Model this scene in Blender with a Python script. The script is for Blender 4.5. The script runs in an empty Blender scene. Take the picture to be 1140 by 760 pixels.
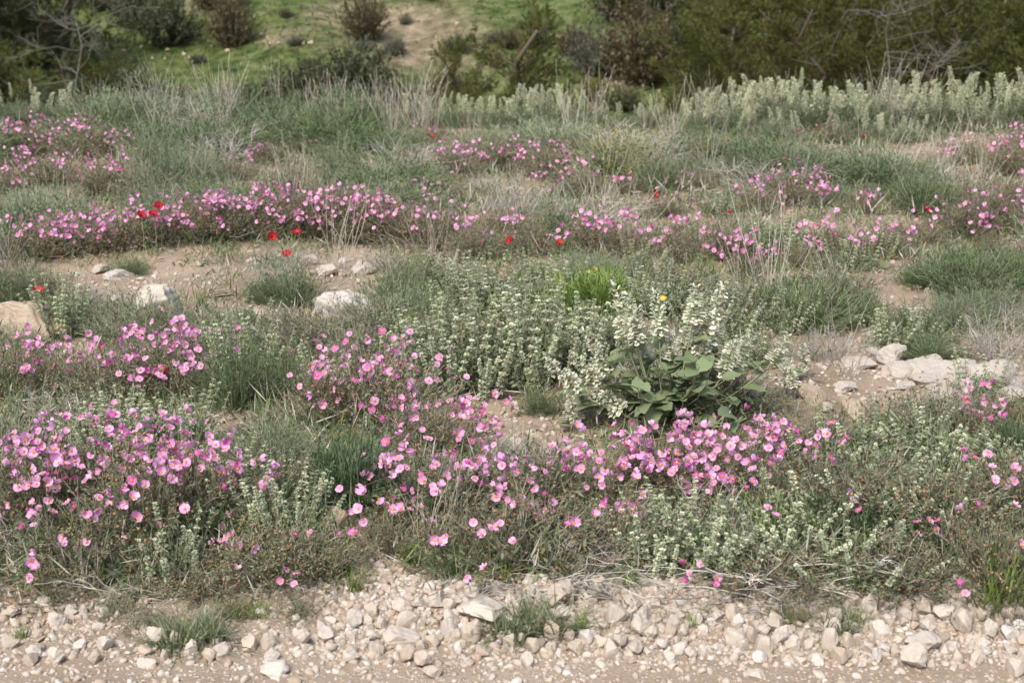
import bpy, math, random
import numpy as np
from mathutils import Vector, Matrix, Euler
R = np.random.default_rng(7)
PI = math.pi
scn = bpy.context.scene
C = scn.collection
# ------------------------------------------------------------------ camera numbers
F, PITCH, H = 1583.0, math.radians(15.5), 1.55
cp, sp = math.cos(PITCH), math.sin(PITCH)

def g(x, y):
    """ground height"""
    x = np.asarray(x, float); y = np.asarray(y, float)
    z = np.interp(y, [0, 12.4, 13.8, 17, 22, 31, 40, 46, 60, 75, 110, 160, 420],
                  [0, 0, -.20, -1.0, -2.7, -4.9, -5.9, -5.4, -1.5, 3, 15, 24, 27])
    n = .030*np.sin(1.7*x+.6)*np.sin(1.3*y+.4)+.018*np.sin(3.9*x+1.1*y)+.014*np.sin(4.7*y-2.3*x+1)
    n = n + .007*np.sin(9.1*x+2.2*y)*np.sin(8.3*y-1.7*x)
    near = np.clip((y-3.15)/.5, 0, 1)*np.clip((15-y)/2, 0, 1)
    z = z + n*(.2+.8*near)*np.clip((15-y)/2, 0, 1)
    z = z + .07*np.clip((y-3.08)/.4, 0, 1)*np.clip((15-y)/2, 0, 1)
    z = z + .05*np.exp(-((y-3.14-.03*np.sin(2.3*x))/.14)**2)/(1+np.exp(-(x+.42)/.07))*(.75+.25*np.sin(5.1*x+1))
    far = np.clip((y-38)/14, 0, 1)
    z = z + far*(.55*np.sin(.13*x+.8)+.25*np.sin(.41*x+.2*y)+.16*np.sin(.37*y+.9*x))
    return z

def at(px, py, lo=.5, hi=200.):
    """ground point seen at a photo pixel"""
    u, v = (px-570)/F, (380-py)/F
    d = np.array([u, cp+v*sp, -sp+v*cp])
    t = lo
    step = .05
    while t < hi:
        p = d*t
        if H+p[2] < g(p[0], p[1]):
            break
        t += step; step = max(.05, t*.004)
    a, b = t-step, t
    for _ in range(18):
        m = (a+b)/2
        if H+d[2]*m < g(d[0]*m, d[1]*m): b = m
        else: a = m
    p = d*b
    return Vector((p[0], p[1], float(g(p[0], p[1]))))

def proj(x, y, z):
    x = np.asarray(x, float); y = np.asarray(y, float); z = np.asarray(z, float)-H
    dep = y*cp - z*sp
    up = y*sp + z*cp
    dep = np.maximum(dep, .01)
    return 570+F*x/dep, 380-F*up/dep, dep

def depth(p):
    return p[1]*cp-(p[2]-H)*sp

# ------------------------------------------------------------------ materials
def new_mat(name):
    m = bpy.data.materials.new(name); m.use_nodes = True
    nt = m.node_tree; nt.nodes.clear()
    out = nt.nodes.new('ShaderNodeOutputMaterial')
    return m, nt, out

def ramp(nt, cols, pos=None, interp='LINEAR'):
    r = nt.nodes.new('ShaderNodeValToRGB'); cr = r.color_ramp; cr.interpolation = interp
    n = len(cols)
    while len(cr.elements) < n: cr.elements.new(.5)
    for i, c in enumerate(cols):
        cr.elements[i].position = pos[i] if pos else i/max(1, n-1)
        cr.elements[i].color = (*c, 1)
    return r

TONE = dict(rockrose_leaf=(1.22, 1.22, 1.1), rockrose_twig=(1.25, 1.25, 1.25), brown_calyx=(1.15, 1.2, 1.2), silver_whorl=(1.36, 1.34, 1.20), silver_leaf=(1.15, 1.18, 1.02), silver_stem=(1.4, 1.4, 1.3),
            feathery_leaf=(1.0, 1.17, .98), grey_feathery_leaf=(1.2, 1.32, 1.18), dark_narrow_leaf=(1.05, 1.15, 1.0), olive_leaf=(1.45, 1.5, 1.4), green_blade=(1.35, 1.45, 1.2), dull_blade=(1.2, 1.27, 1.1), dry_stalk=(1.3, 1.3, 1.3), grey_twig=(1.3, 1.3, 1.3),
            pine_needle=(2.0, 2.0, 1.9), dark_pine_needle=(1.9, 1.95, 1.8), hill_shrub_leaf=(1.6, 1.65, 1.55), hill_brown_leaf=(1.4, 1.4, 1.3), hill_grey_leaf=(1.3, 1.3, 1.3), pale_panicle=(1.30, 1.31, 1.30), sage_leaf=(1.15, 1.15, 1.2),
            pink_petal=(1.02, 1.12, 1.07), magenta_petal=(1.0, 1.5, 1.12))
def leaf_mat(name, cols, trans=.25, rough=.7, objvar=.16, spec=.25):
    cols = [tuple(min(.85, c*k) for c, k in zip(col, TONE.get(name, (1, 1, 1)))) for col in cols]
    m, nt, out = new_mat(name)
    L = nt.links.new
    geo = nt.nodes.new('ShaderNodeNewGeometry')
    r = ramp(nt, cols); L(geo.outputs['Random Per Island'], r.inputs[0])
    oi = nt.nodes.new('ShaderNodeObjectInfo')
    mr = nt.nodes.new('ShaderNodeMapRange'); mr.inputs[3].default_value = 1-objvar; mr.inputs[4].default_value = 1+objvar
    L(oi.outputs['Random'], mr.inputs[0])
    h = nt.nodes.new('ShaderNodeHueSaturation'); L(r.outputs[0], h.inputs['Color']); L(mr.outputs[0], h.inputs['Value'])
    mr2 = nt.nodes.new('ShaderNodeMapRange'); mr2.inputs[3].default_value = .488; mr2.inputs[4].default_value = .512
    ml = nt.nodes.new('ShaderNodeMath'); ml.operation = 'MULTIPLY'; ml.inputs[1].default_value = 7.31
    fr = nt.nodes.new('ShaderNodeMath'); fr.operation = 'FRACT'
    L(oi.outputs['Random'], ml.inputs[0]); L(ml.outputs[0], fr.inputs[0]); L(fr.outputs[0], mr2.inputs[0]); L(mr2.outputs[0], h.inputs['Hue'])
    b = nt.nodes.new('ShaderNodeBsdfPrincipled'); b.inputs['Roughness'].default_value = rough
    b.inputs['Specular IOR Level'].default_value = spec
    L(h.outputs[0], b.inputs['Base Color'])
    if trans > 0:
        t = nt.nodes.new('ShaderNodeBsdfTranslucent'); L(h.outputs[0], t.inputs['Color'])
        mx = nt.nodes.new('ShaderNodeMixShader'); mx.inputs[0].default_value = trans
        L(b.outputs[0], mx.inputs[1]); L(t.outputs[0], mx.inputs[2]); L(mx.outputs[0], out.inputs[0])
    else:
        L(b.outputs[0], out.inputs[0])
    return m

def stone_mat(name, cols, scale=22., stain=(.40, .27, .15), stain_amt=.45, island=False, bump=.5, bscale=90.):
    m, nt, out = new_mat(name); L = nt.links.new
    tc = nt.nodes.new('ShaderNodeTexCoord')
    if island:
        geo = nt.nodes.new('ShaderNodeNewGeometry'); rnd = geo.outputs['Random Per Island']
    else:
        oi = nt.nodes.new('ShaderNodeObjectInfo'); rnd = oi.outputs['Random']
    r = ramp(nt, cols); L(rnd, r.inputs[0])
    off = nt.nodes.new('ShaderNodeVectorMath'); off.operation = 'ADD'
    L(tc.outputs['Object'], off.inputs[0])
    sc = nt.nodes.new('ShaderNodeVectorMath'); sc.operation = 'SCALE'; sc.inputs[0].default_value = (13, 29, 7); L(rnd, sc.inputs[3])
    L(sc.outputs[0], off.inputs[1])
    n = nt.nodes.new('ShaderNodeTexNoise'); n.inputs['Scale'].default_value = scale; n.inputs['Detail'].default_value = 6; n.inputs['Roughness'].default_value = .65
    L(off.outputs[0], n.inputs['Vector'])
    r2 = ramp(nt, [(0, 0, 0), (1, 1, 1)], [.50, .68]); L(n.outputs['Fac'], r2.inputs[0])
    ms = nt.nodes.new('ShaderNodeMath'); ms.operation = 'MULTIPLY'; ms.inputs[1].default_value = stain_amt; L(r2.outputs[0], ms.inputs[0])
    mx = nt.nodes.new('ShaderNodeMixRGB'); mx.inputs[2].default_value = (*stain, 1); L(ms.outputs[0], mx.inputs[0]); L(r.outputs[0], mx.inputs[1])
    n2 = nt.nodes.new('ShaderNodeTexNoise'); n2.inputs['Scale'].default_value = bscale; n2.inputs['Detail'].default_value = 8; n2.inputs['Roughness'].default_value = .7
    L(off.outputs[0], n2.inputs['Vector'])
    r3 = ramp(nt, [(.80, .80, .80), (1.12, 1.12, 1.12)], [.32, .68]); L(n2.outputs['Fac'], r3.inputs[0])
    mu = nt.nodes.new('ShaderNodeMixRGB'); mu.blend_type = 'MULTIPLY'; mu.inputs[0].default_value = 1; L(mx.outputs[0], mu.inputs[1]); L(r3.outputs[0], mu.inputs[2])
    b = nt.nodes.new('ShaderNodeBsdfPrincipled'); b.inputs['Roughness'].default_value = .9; b.inputs['Specular IOR Level'].default_value = .2
    L(mu.outputs[0], b.inputs['Base Color'])
    bp = nt.nodes.new('ShaderNodeBump'); bp.inputs['Strength'].default_value = bump; bp.inputs['Distance'].default_value = .006
    L(n2.outputs['Fac'], bp.inputs['Height']); L(bp.outputs[0], b.inputs['Normal']); L(b.outputs[0], out.inputs[0])
    return m

def soil_mat(name, a, b_, c, pebble=(.60, .52, .43), k=.35):
    m, nt, out = new_mat(name); L = nt.links.new
    tc = nt.nodes.new('ShaderNodeTexCoord'); P = tc.outputs['Object']
    n = nt.nodes.new('ShaderNodeTexNoise'); n.inputs['Scale'].default_value = 1.7; n.inputs['Detail'].default_value = 9; n.inputs['Roughness'].default_value = .68; L(P, n.inputs['Vector'])
    r = ramp(nt, [a, b_, c], [.32, .5, .68]); L(n.outputs['Fac'], r.inputs[0])
    v = nt.nodes.new('ShaderNodeTexVoronoi'); v.inputs['Scale'].default_value = 85; v.inputs['Randomness'].default_value = 1; L(P, v.inputs['Vector'])
    rv = ramp(nt, [(1, 1, 1), (0, 0, 0)], [.18, .34]); L(v.outputs['Distance'], rv.inputs[0])
    sep = nt.nodes.new('ShaderNodeSeparateColor'); L(v.outputs['Color'], sep.inputs[0])
    thr = nt.nodes.new('ShaderNodeMath'); thr.operation = 'LESS_THAN'; thr.inputs[1].default_value = k; L(sep.outputs[0], thr.inputs[0])
    mm = nt.nodes.new('ShaderNodeMath'); mm.operation = 'MULTIPLY'; L(rv.outputs[0], mm.inputs[0]); L(thr.outputs[0], mm.inputs[1])
    mx = nt.nodes.new('ShaderNodeMixRGB'); mx.inputs[2].default_value = (*pebble, 1); L(mm.outputs[0], mx.inputs[0]); L(r.outputs[0], mx.inputs[1])
    n2 = nt.nodes.new('ShaderNodeTexNoise'); n2.inputs['Scale'].default_value = 130; n2.inputs['Detail'].default_value = 6; n2.inputs['Roughness'].default_value = .75; L(P, n2.inputs['Vector'])
    r3 = ramp(nt, [(.72, .72, .72), (1.18, 1.18, 1.18)], [.3, .7]); L(n2.outputs['Fac'], r3.inputs[0])
    mu = nt.nodes.new('ShaderNodeMixRGB'); mu.blend_type = 'MULTIPLY'; mu.inputs[0].default_value = 1; L(mx.outputs[0], mu.inputs[1]); L(r3.outputs[0], mu.inputs[2])
    b = nt.nodes.new('ShaderNodeBsdfPrincipled'); b.inputs['Roughness'].default_value = .95; b.inputs['Specular IOR Level'].default_value = .15
    L(mu.outputs[0], b.inputs['Base Color'])
    ad = nt.nodes.new('ShaderNodeMath'); ad.operation = 'MULTIPLY_ADD'; ad.inputs[1].default_value = .8; L(mm.outputs[0], ad.inputs[0]); L(n2.outputs['Fac'], ad.inputs[2])
    bp = nt.nodes.new('ShaderNodeBump'); bp.inputs['Strength'].default_value = .7; bp.inputs['Distance'].default_value = .008
    L(ad.outputs[0], bp.inputs['Height']); L(bp.outputs[0], b.inputs['Normal']); L(b.outputs[0], out.inputs[0])
    return m

def hill_mat():
    m, nt, out = new_mat('hillside_turf'); L = nt.links.new
    tc = nt.nodes.new('ShaderNodeTexCoord'); P = tc.outputs['Object']
    at_ = nt.nodes.new('ShaderNodeAttribute'); at_.attribute_name = 'soil'
    n = nt.nodes.new('ShaderNodeTexNoise'); n.inputs['Scale'].default_value = .8; n.inputs['Detail'].default_value = 9; n.inputs['Roughness'].default_value = .72; L(P, n.inputs['Vector'])
    ma = nt.nodes.new('ShaderNodeMath'); ma.operation = 'ADD'; L(at_.outputs['Fac'], ma.inputs[0]); L(n.outputs['Fac'], ma.inputs[1])
    fac = ramp(nt, [(0, 0, 0), (1, 1, 1)], [.34, .54]); 
    sc = nt.nodes.new('ShaderNodeMath'); sc.operation = 'MULTIPLY'; sc.inputs[1].default_value = .6; L(ma.outputs[0], sc.inputs[0]); L(sc.outputs[0], fac.inputs[0])
    n2 = nt.nodes.new('ShaderNodeTexNoise'); n2.inputs['Scale'].default_value = 1.5; n2.inputs['Detail'].default_value = 10; n2.inputs['Roughness'].default_value = .7; L(P, n2.inputs['Vector'])
    gr = ramp(nt, [(.030, .042, .014), (.075, .102, .028), (.15, .155, .068)], [.36, .5, .64]); L(n2.outputs['Fac'], gr.inputs[0])
    so = ramp(nt, [(.09, .08, .038), (.20, .16, .098), (.31, .255, .17)], [.36, .5, .64]); L(n2.outputs['Fac'], so.inputs[0])
    mx = nt.nodes.new('ShaderNodeMixRGB'); L(fac.outputs[0], mx.inputs[0]); L(gr.outputs[0], mx.inputs[1]); L(so.outputs[0], mx.inputs[2])
    b = nt.nodes.new('ShaderNodeBsdfPrincipled'); b.inputs['Roughness'].default_value = .95; b.inputs['Specular IOR Level'].default_value = .1
    L(mx.outputs[0], b.inputs['Base Color'])
    n3 = nt.nodes.new('ShaderNodeTexNoise'); n3.inputs['Scale'].default_value = 6; n3.inputs['Detail'].default_value = 8; L(P, n3.inputs['Vector'])
    bp = nt.nodes.new('ShaderNodeBump'); bp.inputs['Strength'].default_value = .8; bp.inputs['Distance'].default_value = .15
    L(n3.outputs['Fac'], bp.inputs['Height']); L(bp.outputs[0], b.inputs['Normal']); L(b.outputs[0], out.inputs[0])
    return m

MT = dict(
    petal=leaf_mat('pink_petal', [(.62, .22, .43), (.70, .30, .53), (.76, .40, .60), (.68, .25, .49)], .30, .6, .14),
    petal_hot=leaf_mat('magenta_petal', [(.52, .06, .27), (.62, .13, .38)], .30, .6, .15),
    stamen=leaf_mat('yellow_stamen', [(.72, .32, .015), (.80, .45, .03)], .1, .6, .05),
    rr_leaf=leaf_mat('rockrose_leaf', [(.075, .085, .045), (.13, .145, .085), (.19, .20, .13), (.15, .13, .07)], .2),
    rr_twig=leaf_mat('rockrose_twig', [(.17, .13, .095), (.30, .26, .21), (.22, .18, .13)], 0, .85),
    sepal=leaf_mat('brown_calyx', [(.22, .11, .065), (.33, .18, .11), (.26, .16, .08), (.36, .25, .16)], .2),
    pedicel=leaf_mat('flower_stalk', [(.22, .17, .10), (.16, .17, .09)], .1),
    silver=leaf_mat('silver_whorl', [(.28, .305, .215), (.40, .425, .32), (.50, .51, .40)], .2, .8, .12),
    silver_leaf=leaf_mat('silver_leaf', [(.115, .14, .08), (.19, .215, .14), (.27, .29, .20)], .2, .8),
    silver_stem=leaf_mat('silver_stem', [(.17, .18, .11), (.26, .26, .17)], 0, .8),
    sage_leaf=leaf_mat('sage_leaf', [(.125, .165, .07), (.17, .21, .10), (.21, .25, .13)], .25, .65, .1),
    sage_stem=leaf_mat('sage_stem', [(.24, .25, .14), (.30, .29, .17)], .1, .7),
    cream=leaf_mat('cream_floret', [(.63, .62, .45), (.78, .765, .62), (.57, .58, .40)], .3, .6, .08),
    calyx=leaf_mat('pale_calyx', [(.34, .37, .21), (.46, .47, .29)], .25, .7),
    ridge_spike=leaf_mat('pale_panicle', [(.36, .37, .235), (.50, .50, .34), (.58, .57, .41)], .3, .7, .1),
    feather=leaf_mat('feathery_leaf', [(.060, .085, .035), (.10, .135, .060), (.15, .18, .095), (.12, .13, .075)], .25),
    feather_grey=leaf_mat('grey_feathery_leaf', [(.095, .115, .065), (.15, .17, .105), (.21, .225, .15), (.19, .18, .125)], .25),
    dark_needle=leaf_mat('dark_narrow_leaf', [(.045, .070, .035), (.085, .115, .06), (.13, .155, .095)], .2),
    olive_leaf=leaf_mat('olive_leaf', [(.11, .115, .035), (.17, .165, .05), (.21, .20, .08)], .25),
    grass=leaf_mat('green_blade', [(.085, .13, .03), (.14, .185, .05), (.19, .22, .085)], .3),
    grassgrey=leaf_mat('dull_blade', [(.09, .11, .06), (.16, .175, .10), (.24, .23, .15)], .25),
    straw=leaf_mat('dry_stalk', [(.32, .28, .215), (.42, .38, .31), (.26, .22, .165)], .1, .85),
    twig=leaf_mat('grey_twig', [(.20, .175, .14), (.33, .30, .255), (.42, .39, .34)], 0, .9),
    deadwood=leaf_mat('bleached_wood', [(.12, .11, .085), (.19, .175, .15)], 0, .9, .05),
    bark=leaf_mat('pine_bark', [(.085, .065, .048), (.12, .095, .07)], 0, .9),
    pine=leaf_mat('pine_needle', [(.040, .050, .014), (.075, .085, .022), (.115, .115, .035), (.085, .07, .028)], .25),
    pine_dark=leaf_mat('dark_pine_needle', [(.030, .036, .016), (.055, .062, .027), (.075, .078, .036)], .2),
    hs_dark=leaf_mat('hill_shrub_leaf', [(.038, .044, .022), (.065, .072, .036), (.09, .092, .05)], .2),
    hs_brown=leaf_mat('hill_brown_leaf', [(.075, .058, .032), (.115, .09, .048), (.10, .095, .045)], .2),
    hs_grey=leaf_mat('hill_grey_leaf', [(.075, .08, .055), (.12, .125, .085)], .2),
    red=leaf_mat('red_petal', [(.34, .007, .010), (.44, .012, .012)], .2, .45, .1),
    black=leaf_mat('dark_flower_eye', [(.02, .012, .015), (.03, .02, .02)], 0),
    yellow=leaf_mat('yellow_petal', [(.75, .52, .015), (.82, .60, .03)], .25, .6, .05),
    stone=stone_mat('pale_limestone', [(.56, .485, .40), (.42, .34, .255), (.61, .555, .49), (.49, .405, .315), (.53, .465, .385), (.59, .515, .425)], stain_amt=.35),
    rock=stone_mat('weathered_limestone', [(.56, .51, .44), (.52, .46, .385)], scale=9, stain=(.42, .25, .12), stain_amt=.7, bump=.8, bscale=40),
    rock_tan=stone_mat('tan_limestone', [(.50, .41, .31), (.46, .37, .27)], scale=8, stain=(.38, .21, .09), stain_amt=.8, bump=.8, bscale=40),
    pebble=stone_mat('limestone_pebble', [(.48, .42, .345), (.37, .295, .22), (.53, .485, .43), (.32, .245, .175), (.45, .38, .30)], stain_amt=.3, island=True, bump=.2),
    soil=soil_mat('tan_soil', (.22, .16, .11), (.34, .255, .175), (.43, .335, .24)),
    track=soil_mat('gravel_track_soil', (.27, .20, .14), (.35, .27, .195), (.42, .335, .25), k=.55),
    hill=hill_mat(),
)
GREY = MT
# ------------------------------------------------------------------ mesh collector
class MB:
    def __init__(s): s.v = []; s.f = {3: [], 4: []}; s.fm = {3: [], 4: []}; s.n = 0; s.mats = []
    def mi(s, mat):
        if mat not in s.mats: s.mats.append(mat)
        return s.mats.index(mat)
    def add(s, v, faces, mat):
        v = np.asarray(v, np.float32).reshape(-1, 3)
        i = s.mi(mat)
        for fa in faces:
            fa = np.asarray(fa, np.int64)
            k = fa.shape[1]
            s.f[k].append(fa+s.n); s.fm[k].append(np.full(len(fa), i, np.int32))
        s.v.append(v); s.n += len(v)
    def inst(s, tv, tf, pos, rot, scale, mat):
        """template tv (V,3) / faces tf at N places"""
        pos = np.asarray(pos, float).reshape(-1, 3); N = len(pos)
        if N == 0: return
        scale = np.asarray(scale, float)
        if scale.ndim == 0: scale = np.full((N, 3), float(scale))
        elif scale.ndim == 1: scale = np.repeat(scale[:, None], 3, 1)
        vv = tv[None]*scale[:, None, :]
        vv = np.einsum('nij,nvj->nvi', rot, vv)+pos[:, None, :]
        V = tv.shape[0]
        off = (np.arange(N)*V)[:, None, None]
        s.add(vv.reshape(-1, 3), [(np.asarray(f)[None]+off).reshape(-1, np.asarray(f).shape[1]) for f in tf], mat)
    def tubes(s, paths, rad, mat, sides=3):
        """paths (N,K,3) rad (N,K)"""
        paths = np.asarray(paths, float); N, K, _ = paths.shape
        if N == 0: return
        rad = np.asarray(rad, float)
        if rad.ndim == 1: rad = np.broadcast_to(rad, (N, K))
        tan = np.gradient(paths, axis=1); tan /= np.linalg.norm(tan, axis=2, keepdims=True)+1e-9
        ref = np.where(np.abs(tan[..., 2:3]) > .9, np.array([1., 0, 0]), np.array([0, 0, 1.]))
        a = np.cross(tan, ref); a /= np.linalg.norm(a, axis=2, keepdims=True)+1e-9
        b = np.cross(tan, a)
        th = np.arange(sides)*2*PI/sides
        ring = paths[:, :, None, :]+rad[:, :, None, None]*(a[:, :, None, :]*np.cos(th)[:, None]+b[:, :, None, :]*np.sin(th)[:, None])
        base = (np.arange(N)*K*sides)[:, None, None]
        kk = np.arange(K-1)[:, None]*sides; ii = np.arange(sides)[None]
        jj = (ii+1) % sides
        q = np.stack([kk+ii, kk+jj, kk+sides+jj, kk+sides+ii], -1).reshape(1, -1, 4)
        s.add(ring.reshape(-1, 3), [(q+base).reshape(-1, 4)], mat)
    def mesh(s, name, smooth=True):
        me = bpy.data.meshes.new(name)
        v = np.concatenate(s.v) if s.v else np.zeros((0, 3), np.float32)
        idx = []; tot = []; mi = []
        for k in (3, 4):
            if s.f[k]:
                a = np.concatenate(s.f[k]); idx.append(a.ravel()); tot.append(np.full(len(a), k)); mi.append(np.concatenate(s.fm[k]))
        idx = np.concatenate(idx); tot = np.concatenate(tot); mi = np.concatenate(mi)
        me.vertices.add(len(v)); me.vertices.foreach_set('co', v.ravel().astype(np.float32))
        me.loops.add(len(idx)); me.loops.foreach_set('vertex_index', idx.astype(np.int32))
        me.polygons.add(len(tot))
        st = np.concatenate([[0], np.cumsum(tot)[:-1]])
        me.polygons.foreach_set('loop_start', st.astype(np.int32))
        me.polygons.foreach_set('loop_total', tot.astype(np.int32))
        me.polygons.foreach_set('material_index', mi.astype(np.int32))
        me.polygons.foreach_set('use_smooth', np.full(len(tot), smooth))
        for m in s.mats: me.materials.append(m)
        me.update(calc_edges=True); me.validate()
        return me

def unit(a): return a/(np.linalg.norm(a, axis=-1, keepdims=True)+1e-9)
def frames(d, roll=None, rng=R):
    """rotation matrices whose +Y axis follows d, +Z facing mostly up"""
    d = unit(np.asarray(d, float)); N = len(d)
    up = np.array([0, 0, 1.])+rng.normal(0, .25, (N, 3))
    x = np.cross(d, up); x = unit(x); z = np.cross(x, d)
    if roll is not None:
        c, s = np.cos(roll)[:, None], np.sin(roll)[:, None]
        x, z = x*c+z*s, z*c-x*s
    return np.stack([x, d, z], -1)

KITE = (np.array([[0, 0, 0], [.5, .45, .12], [0, 1, -.08], [-.5, .45, .12]]), [np.array([[0, 1, 2], [0, 2, 3]])])
BLADE = (np.array([[-.5, 0, 0], [.5, 0, 0], [.42, .45, .06], [-.42, .45, .06], [.25, .8, 0.02], [-.25, .8, 0.02], [0, 1, -.08]]),
         [np.array([[0, 1, 2, 3], [3, 2, 4, 5]]), np.array([[5, 4, 6]])])
def octa():
    v = np.array([[0, 0, -.6], [.5, 0, 0], [0, .5, 0], [-.5, 0, 0], [0, -.5, 0], [0, 0, .7]])
    f = np.array([[0, 2, 1], [0, 3, 2], [0, 4, 3], [0, 1, 4], [5, 1, 2], [5, 2, 3], [5, 3, 4], [5, 4, 1]])
    return v, [f]
OCTA = octa()

def ico(sub):
    t = (1+5**.5)/2
    v = [(-1, t, 0), (1, t, 0), (-1, -t, 0), (1, -t, 0), (0, -1, t), (0, 1, t), (0, -1, -t), (0, 1, -t), (t, 0, -1), (t, 0, 1), (-t, 0, -1), (-t, 0, 1)]
    f = [(0, 11, 5), (0, 5, 1), (0, 1, 7), (0, 7, 10), (0, 10, 11), (1, 5, 9), (5, 11, 4), (11, 10, 2), (10, 7, 6), (7, 1, 8), (3, 9, 4), (3, 4, 2), (3, 2, 6), (3, 6, 8), (3, 8, 9), (4, 9, 5), (2, 4, 11), (6, 2, 10), (8, 6, 7), (9, 8, 1)]
    v = [tuple(np.array(p)/np.linalg.norm(p)) for p in v]
    for _ in range(sub):
        mid = {}; nf = []
        def m(a, b):
            k = (min(a, b), max(a, b))
            if k not in mid:
                p = np.array(v[a])+np.array(v[b]); v.append(tuple(p/np.linalg.norm(p))); mid[k] = len(v)-1
            return mid[k]
        for a, b, c in f:
            x, y, z = m(a, b), m(b, c), m(c, a); nf += [(a, x, z), (b, y, x), (c, z, y), (x, y, z)]
        f = nf
    return np.array(v), np.array(f)

def rock_shape(rng, sub, cuts=9, soft=.93, rough=.04):
    v, f = ico(sub); p = v.copy()
    for _ in range(cuts):
        n = unit(rng.normal(0, 1, 3)); d = rng.uniform(.45, .85)
        t = np.maximum(0, p@n-d); p = p-np.outer(t*soft, n)
    for k in range(4):
        w = rng.normal(0, 1, (3, 3))*(1.6*1.9**k); ph = rng.uniform(0, 6, 3)
        n = np.prod(np.sin(p@w.T*1.0+ph)[:, :2], axis=1)
        p = p*(1+rough*.8**k*n[:, None]*2)
    if sub >= 4:
        from mathutils import noise as mn
        o3 = rng.uniform(0, 50, 3)
        nv = np.array([mn.fractal(Vector(q*2.2+o3), 1., 2.1, 7) for q in p]); p = p*(1+.075*nv[:, None])
    p[:, 2] = np.where(p[:, 2] < -.45, -.45+(p[:, 2]+.45)*.3, p[:, 2])
    p /= np.abs(p).max(0)
    return p, f

# ------------------------------------------------------------------ objects
def link(name, mesh, parent=None, loc=(0, 0, 0), rot=(0, 0, 0), scale=(1, 1, 1)):
    o = bpy.data.objects.new(name, mesh); C.objects.link(o)
    if parent: o.parent = parent
    o.location = loc; o.rotation_euler = rot; o.scale = scale
    return o
THINGS = []
def register(o, look, cat, group, px, py):
    o['category'] = cat; o['group'] = group; THINGS.append((o, look, px, py)); return o
def root(name, look, cat, group, p, px, py, rz=0):
    o = bpy.data.objects.new(name, None); C.objects.link(o); o.empty_display_size = .05
    o.location = p; o.rotation_euler = (0, 0, rz)
    return register(o, look, cat, group, px, py)
def structure(o): o['kind'] = 'structure'; return o
def stuff(o): o['kind'] = 'stuff'; return o

# ------------------------------------------------------------------ ground
def axis(parts):
    out = []
    for a, b, st in parts: out += list(np.arange(a, b-1e-6, st))
    return np.array(out+[parts[-1][1]])
def sheet(name, xs, ys, mat, zoff=0., fn=None):
    X, Y = np.meshgrid(xs, ys); Z = g(X, Y)+zoff
    if fn is not None: Z = Z+fn(X, Y)
    v = np.stack([X, Y, Z], -1).reshape(-1, 3)
    ny, nx = X.shape
    i = np.arange(ny-1)[:, None]*nx+np.arange(nx-1)[None]
    q = np.stack([i, i+1, i+nx+1, i+nx], -1).reshape(-1, 4)
    mb = MB(); mb.add(v, [q], mat)
    return structure(link(name, mb.mesh(name))), v
XN = axis([(-300, -60, 20), (-60, -14, 2), (-14, -5, .25), (-5, 5, .06), (5, 14, .25), (14, 60, 2), (60, 300, 20)])
sheet('ground', XN, axis([(-60, -4, 4), (-4, 1.5, .5), (1.5, 9, .06), (9, 19, .16), (19, 20, .5)]), MT['soil'])
hs, hv = sheet('hillside', axis([(-300, -60, 12), (-60, 60, .6), (60, 300, 12)]), axis([(20, 42, 1), (42, 80, .5), (80, 160, 2), (160, 420, 20)]), MT['hill'])
px, py, dp = proj(hv[:, 0], hv[:, 1], hv[:, 2])
def blob(x0, y0, rx, ry, w): return w*np.exp(-(((px-x0)/rx)**2+((py-y0)/ry)**2))
soil = blob(475, 45, 75, 40, .55)+blob(300, 48, 50, 14, .35)+blob(220, 8, 30, 22, .4)+blob(690, 95, 60, 14, .35)+blob(150, 100, 60, 8, .25)+blob(380, 15, 60, 15, .3) \
    - blob(220, 75, 95, 28, .55)-blob(600, 25, 60, 40, .12)-blob(190, 30, 50, 14, .3)-blob(430, 95, 60, 12, .3)-blob(740, 105, 60, 10, .2)+blob(900, 100, 40, 12, .2)
a = hs.data.attributes.new('soil', 'FLOAT', 'POINT'); a.data.foreach_set('value', soil.astype(np.float32))
def track_edge(x): return 3.17+.05*np.sin(2.1*x+.5)+.035*np.sin(5.3*x)+.10*np.exp(-((x+.45)/.3)**2)
def track_fn(X, Y):
    e = np.clip((track_edge(X)-Y)/.08, -1, 1); return np.where(e > 0, .004+.004*e, -.03*(-e))
sheet('gravel_track', axis([(-14, -4, .5), (-4, 4, .05), (4, 14, .5)]), axis([(-4, 1.5, .5), (1.5, 3.6, .035)]), MT['track'], 0, track_fn)

# ------------------------------------------------------------------ plant prototypes
def arcs(rng, n, rad, hgt, base=.22, K=6, lean=1., wob=.04):
    """n curved stems filling a dome; returns (n,K,3)"""
    th = rng.uniform(0, 2*PI, n); rr = np.sqrt(rng.uniform(0, 1, n))
    tx, ty = rad*rr*np.cos(th), rad*rr*np.sin(th)
    tz = hgt*np.sqrt(np.clip(1-(rr*.93)**2, .04, 1))*rng.uniform(.62, 1.05, n)
    b = base*rng.uniform(.2, 1, n)
    t = np.linspace(0, 1, K)[None]
    tt = t**(1.0/lean) if lean != 1 else t
    x = tx[:, None]*(b[:, None]+(1-b[:, None])*tt); y = ty[:, None]*(b[:, None]+(1-b[:, None])*tt)
    z = tz[:, None]*(t**rng.uniform(.75, 1.5, (n, 1)))
    p = np.stack([x, y, z], -1)
    w = np.cumsum(rng.normal(0, wob*rad, (n, K, 3)), 1); w[:, 0] = 0
    p = p+w; p[..., 2] = np.maximum(p[..., 2], 0.002)
    return p
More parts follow.
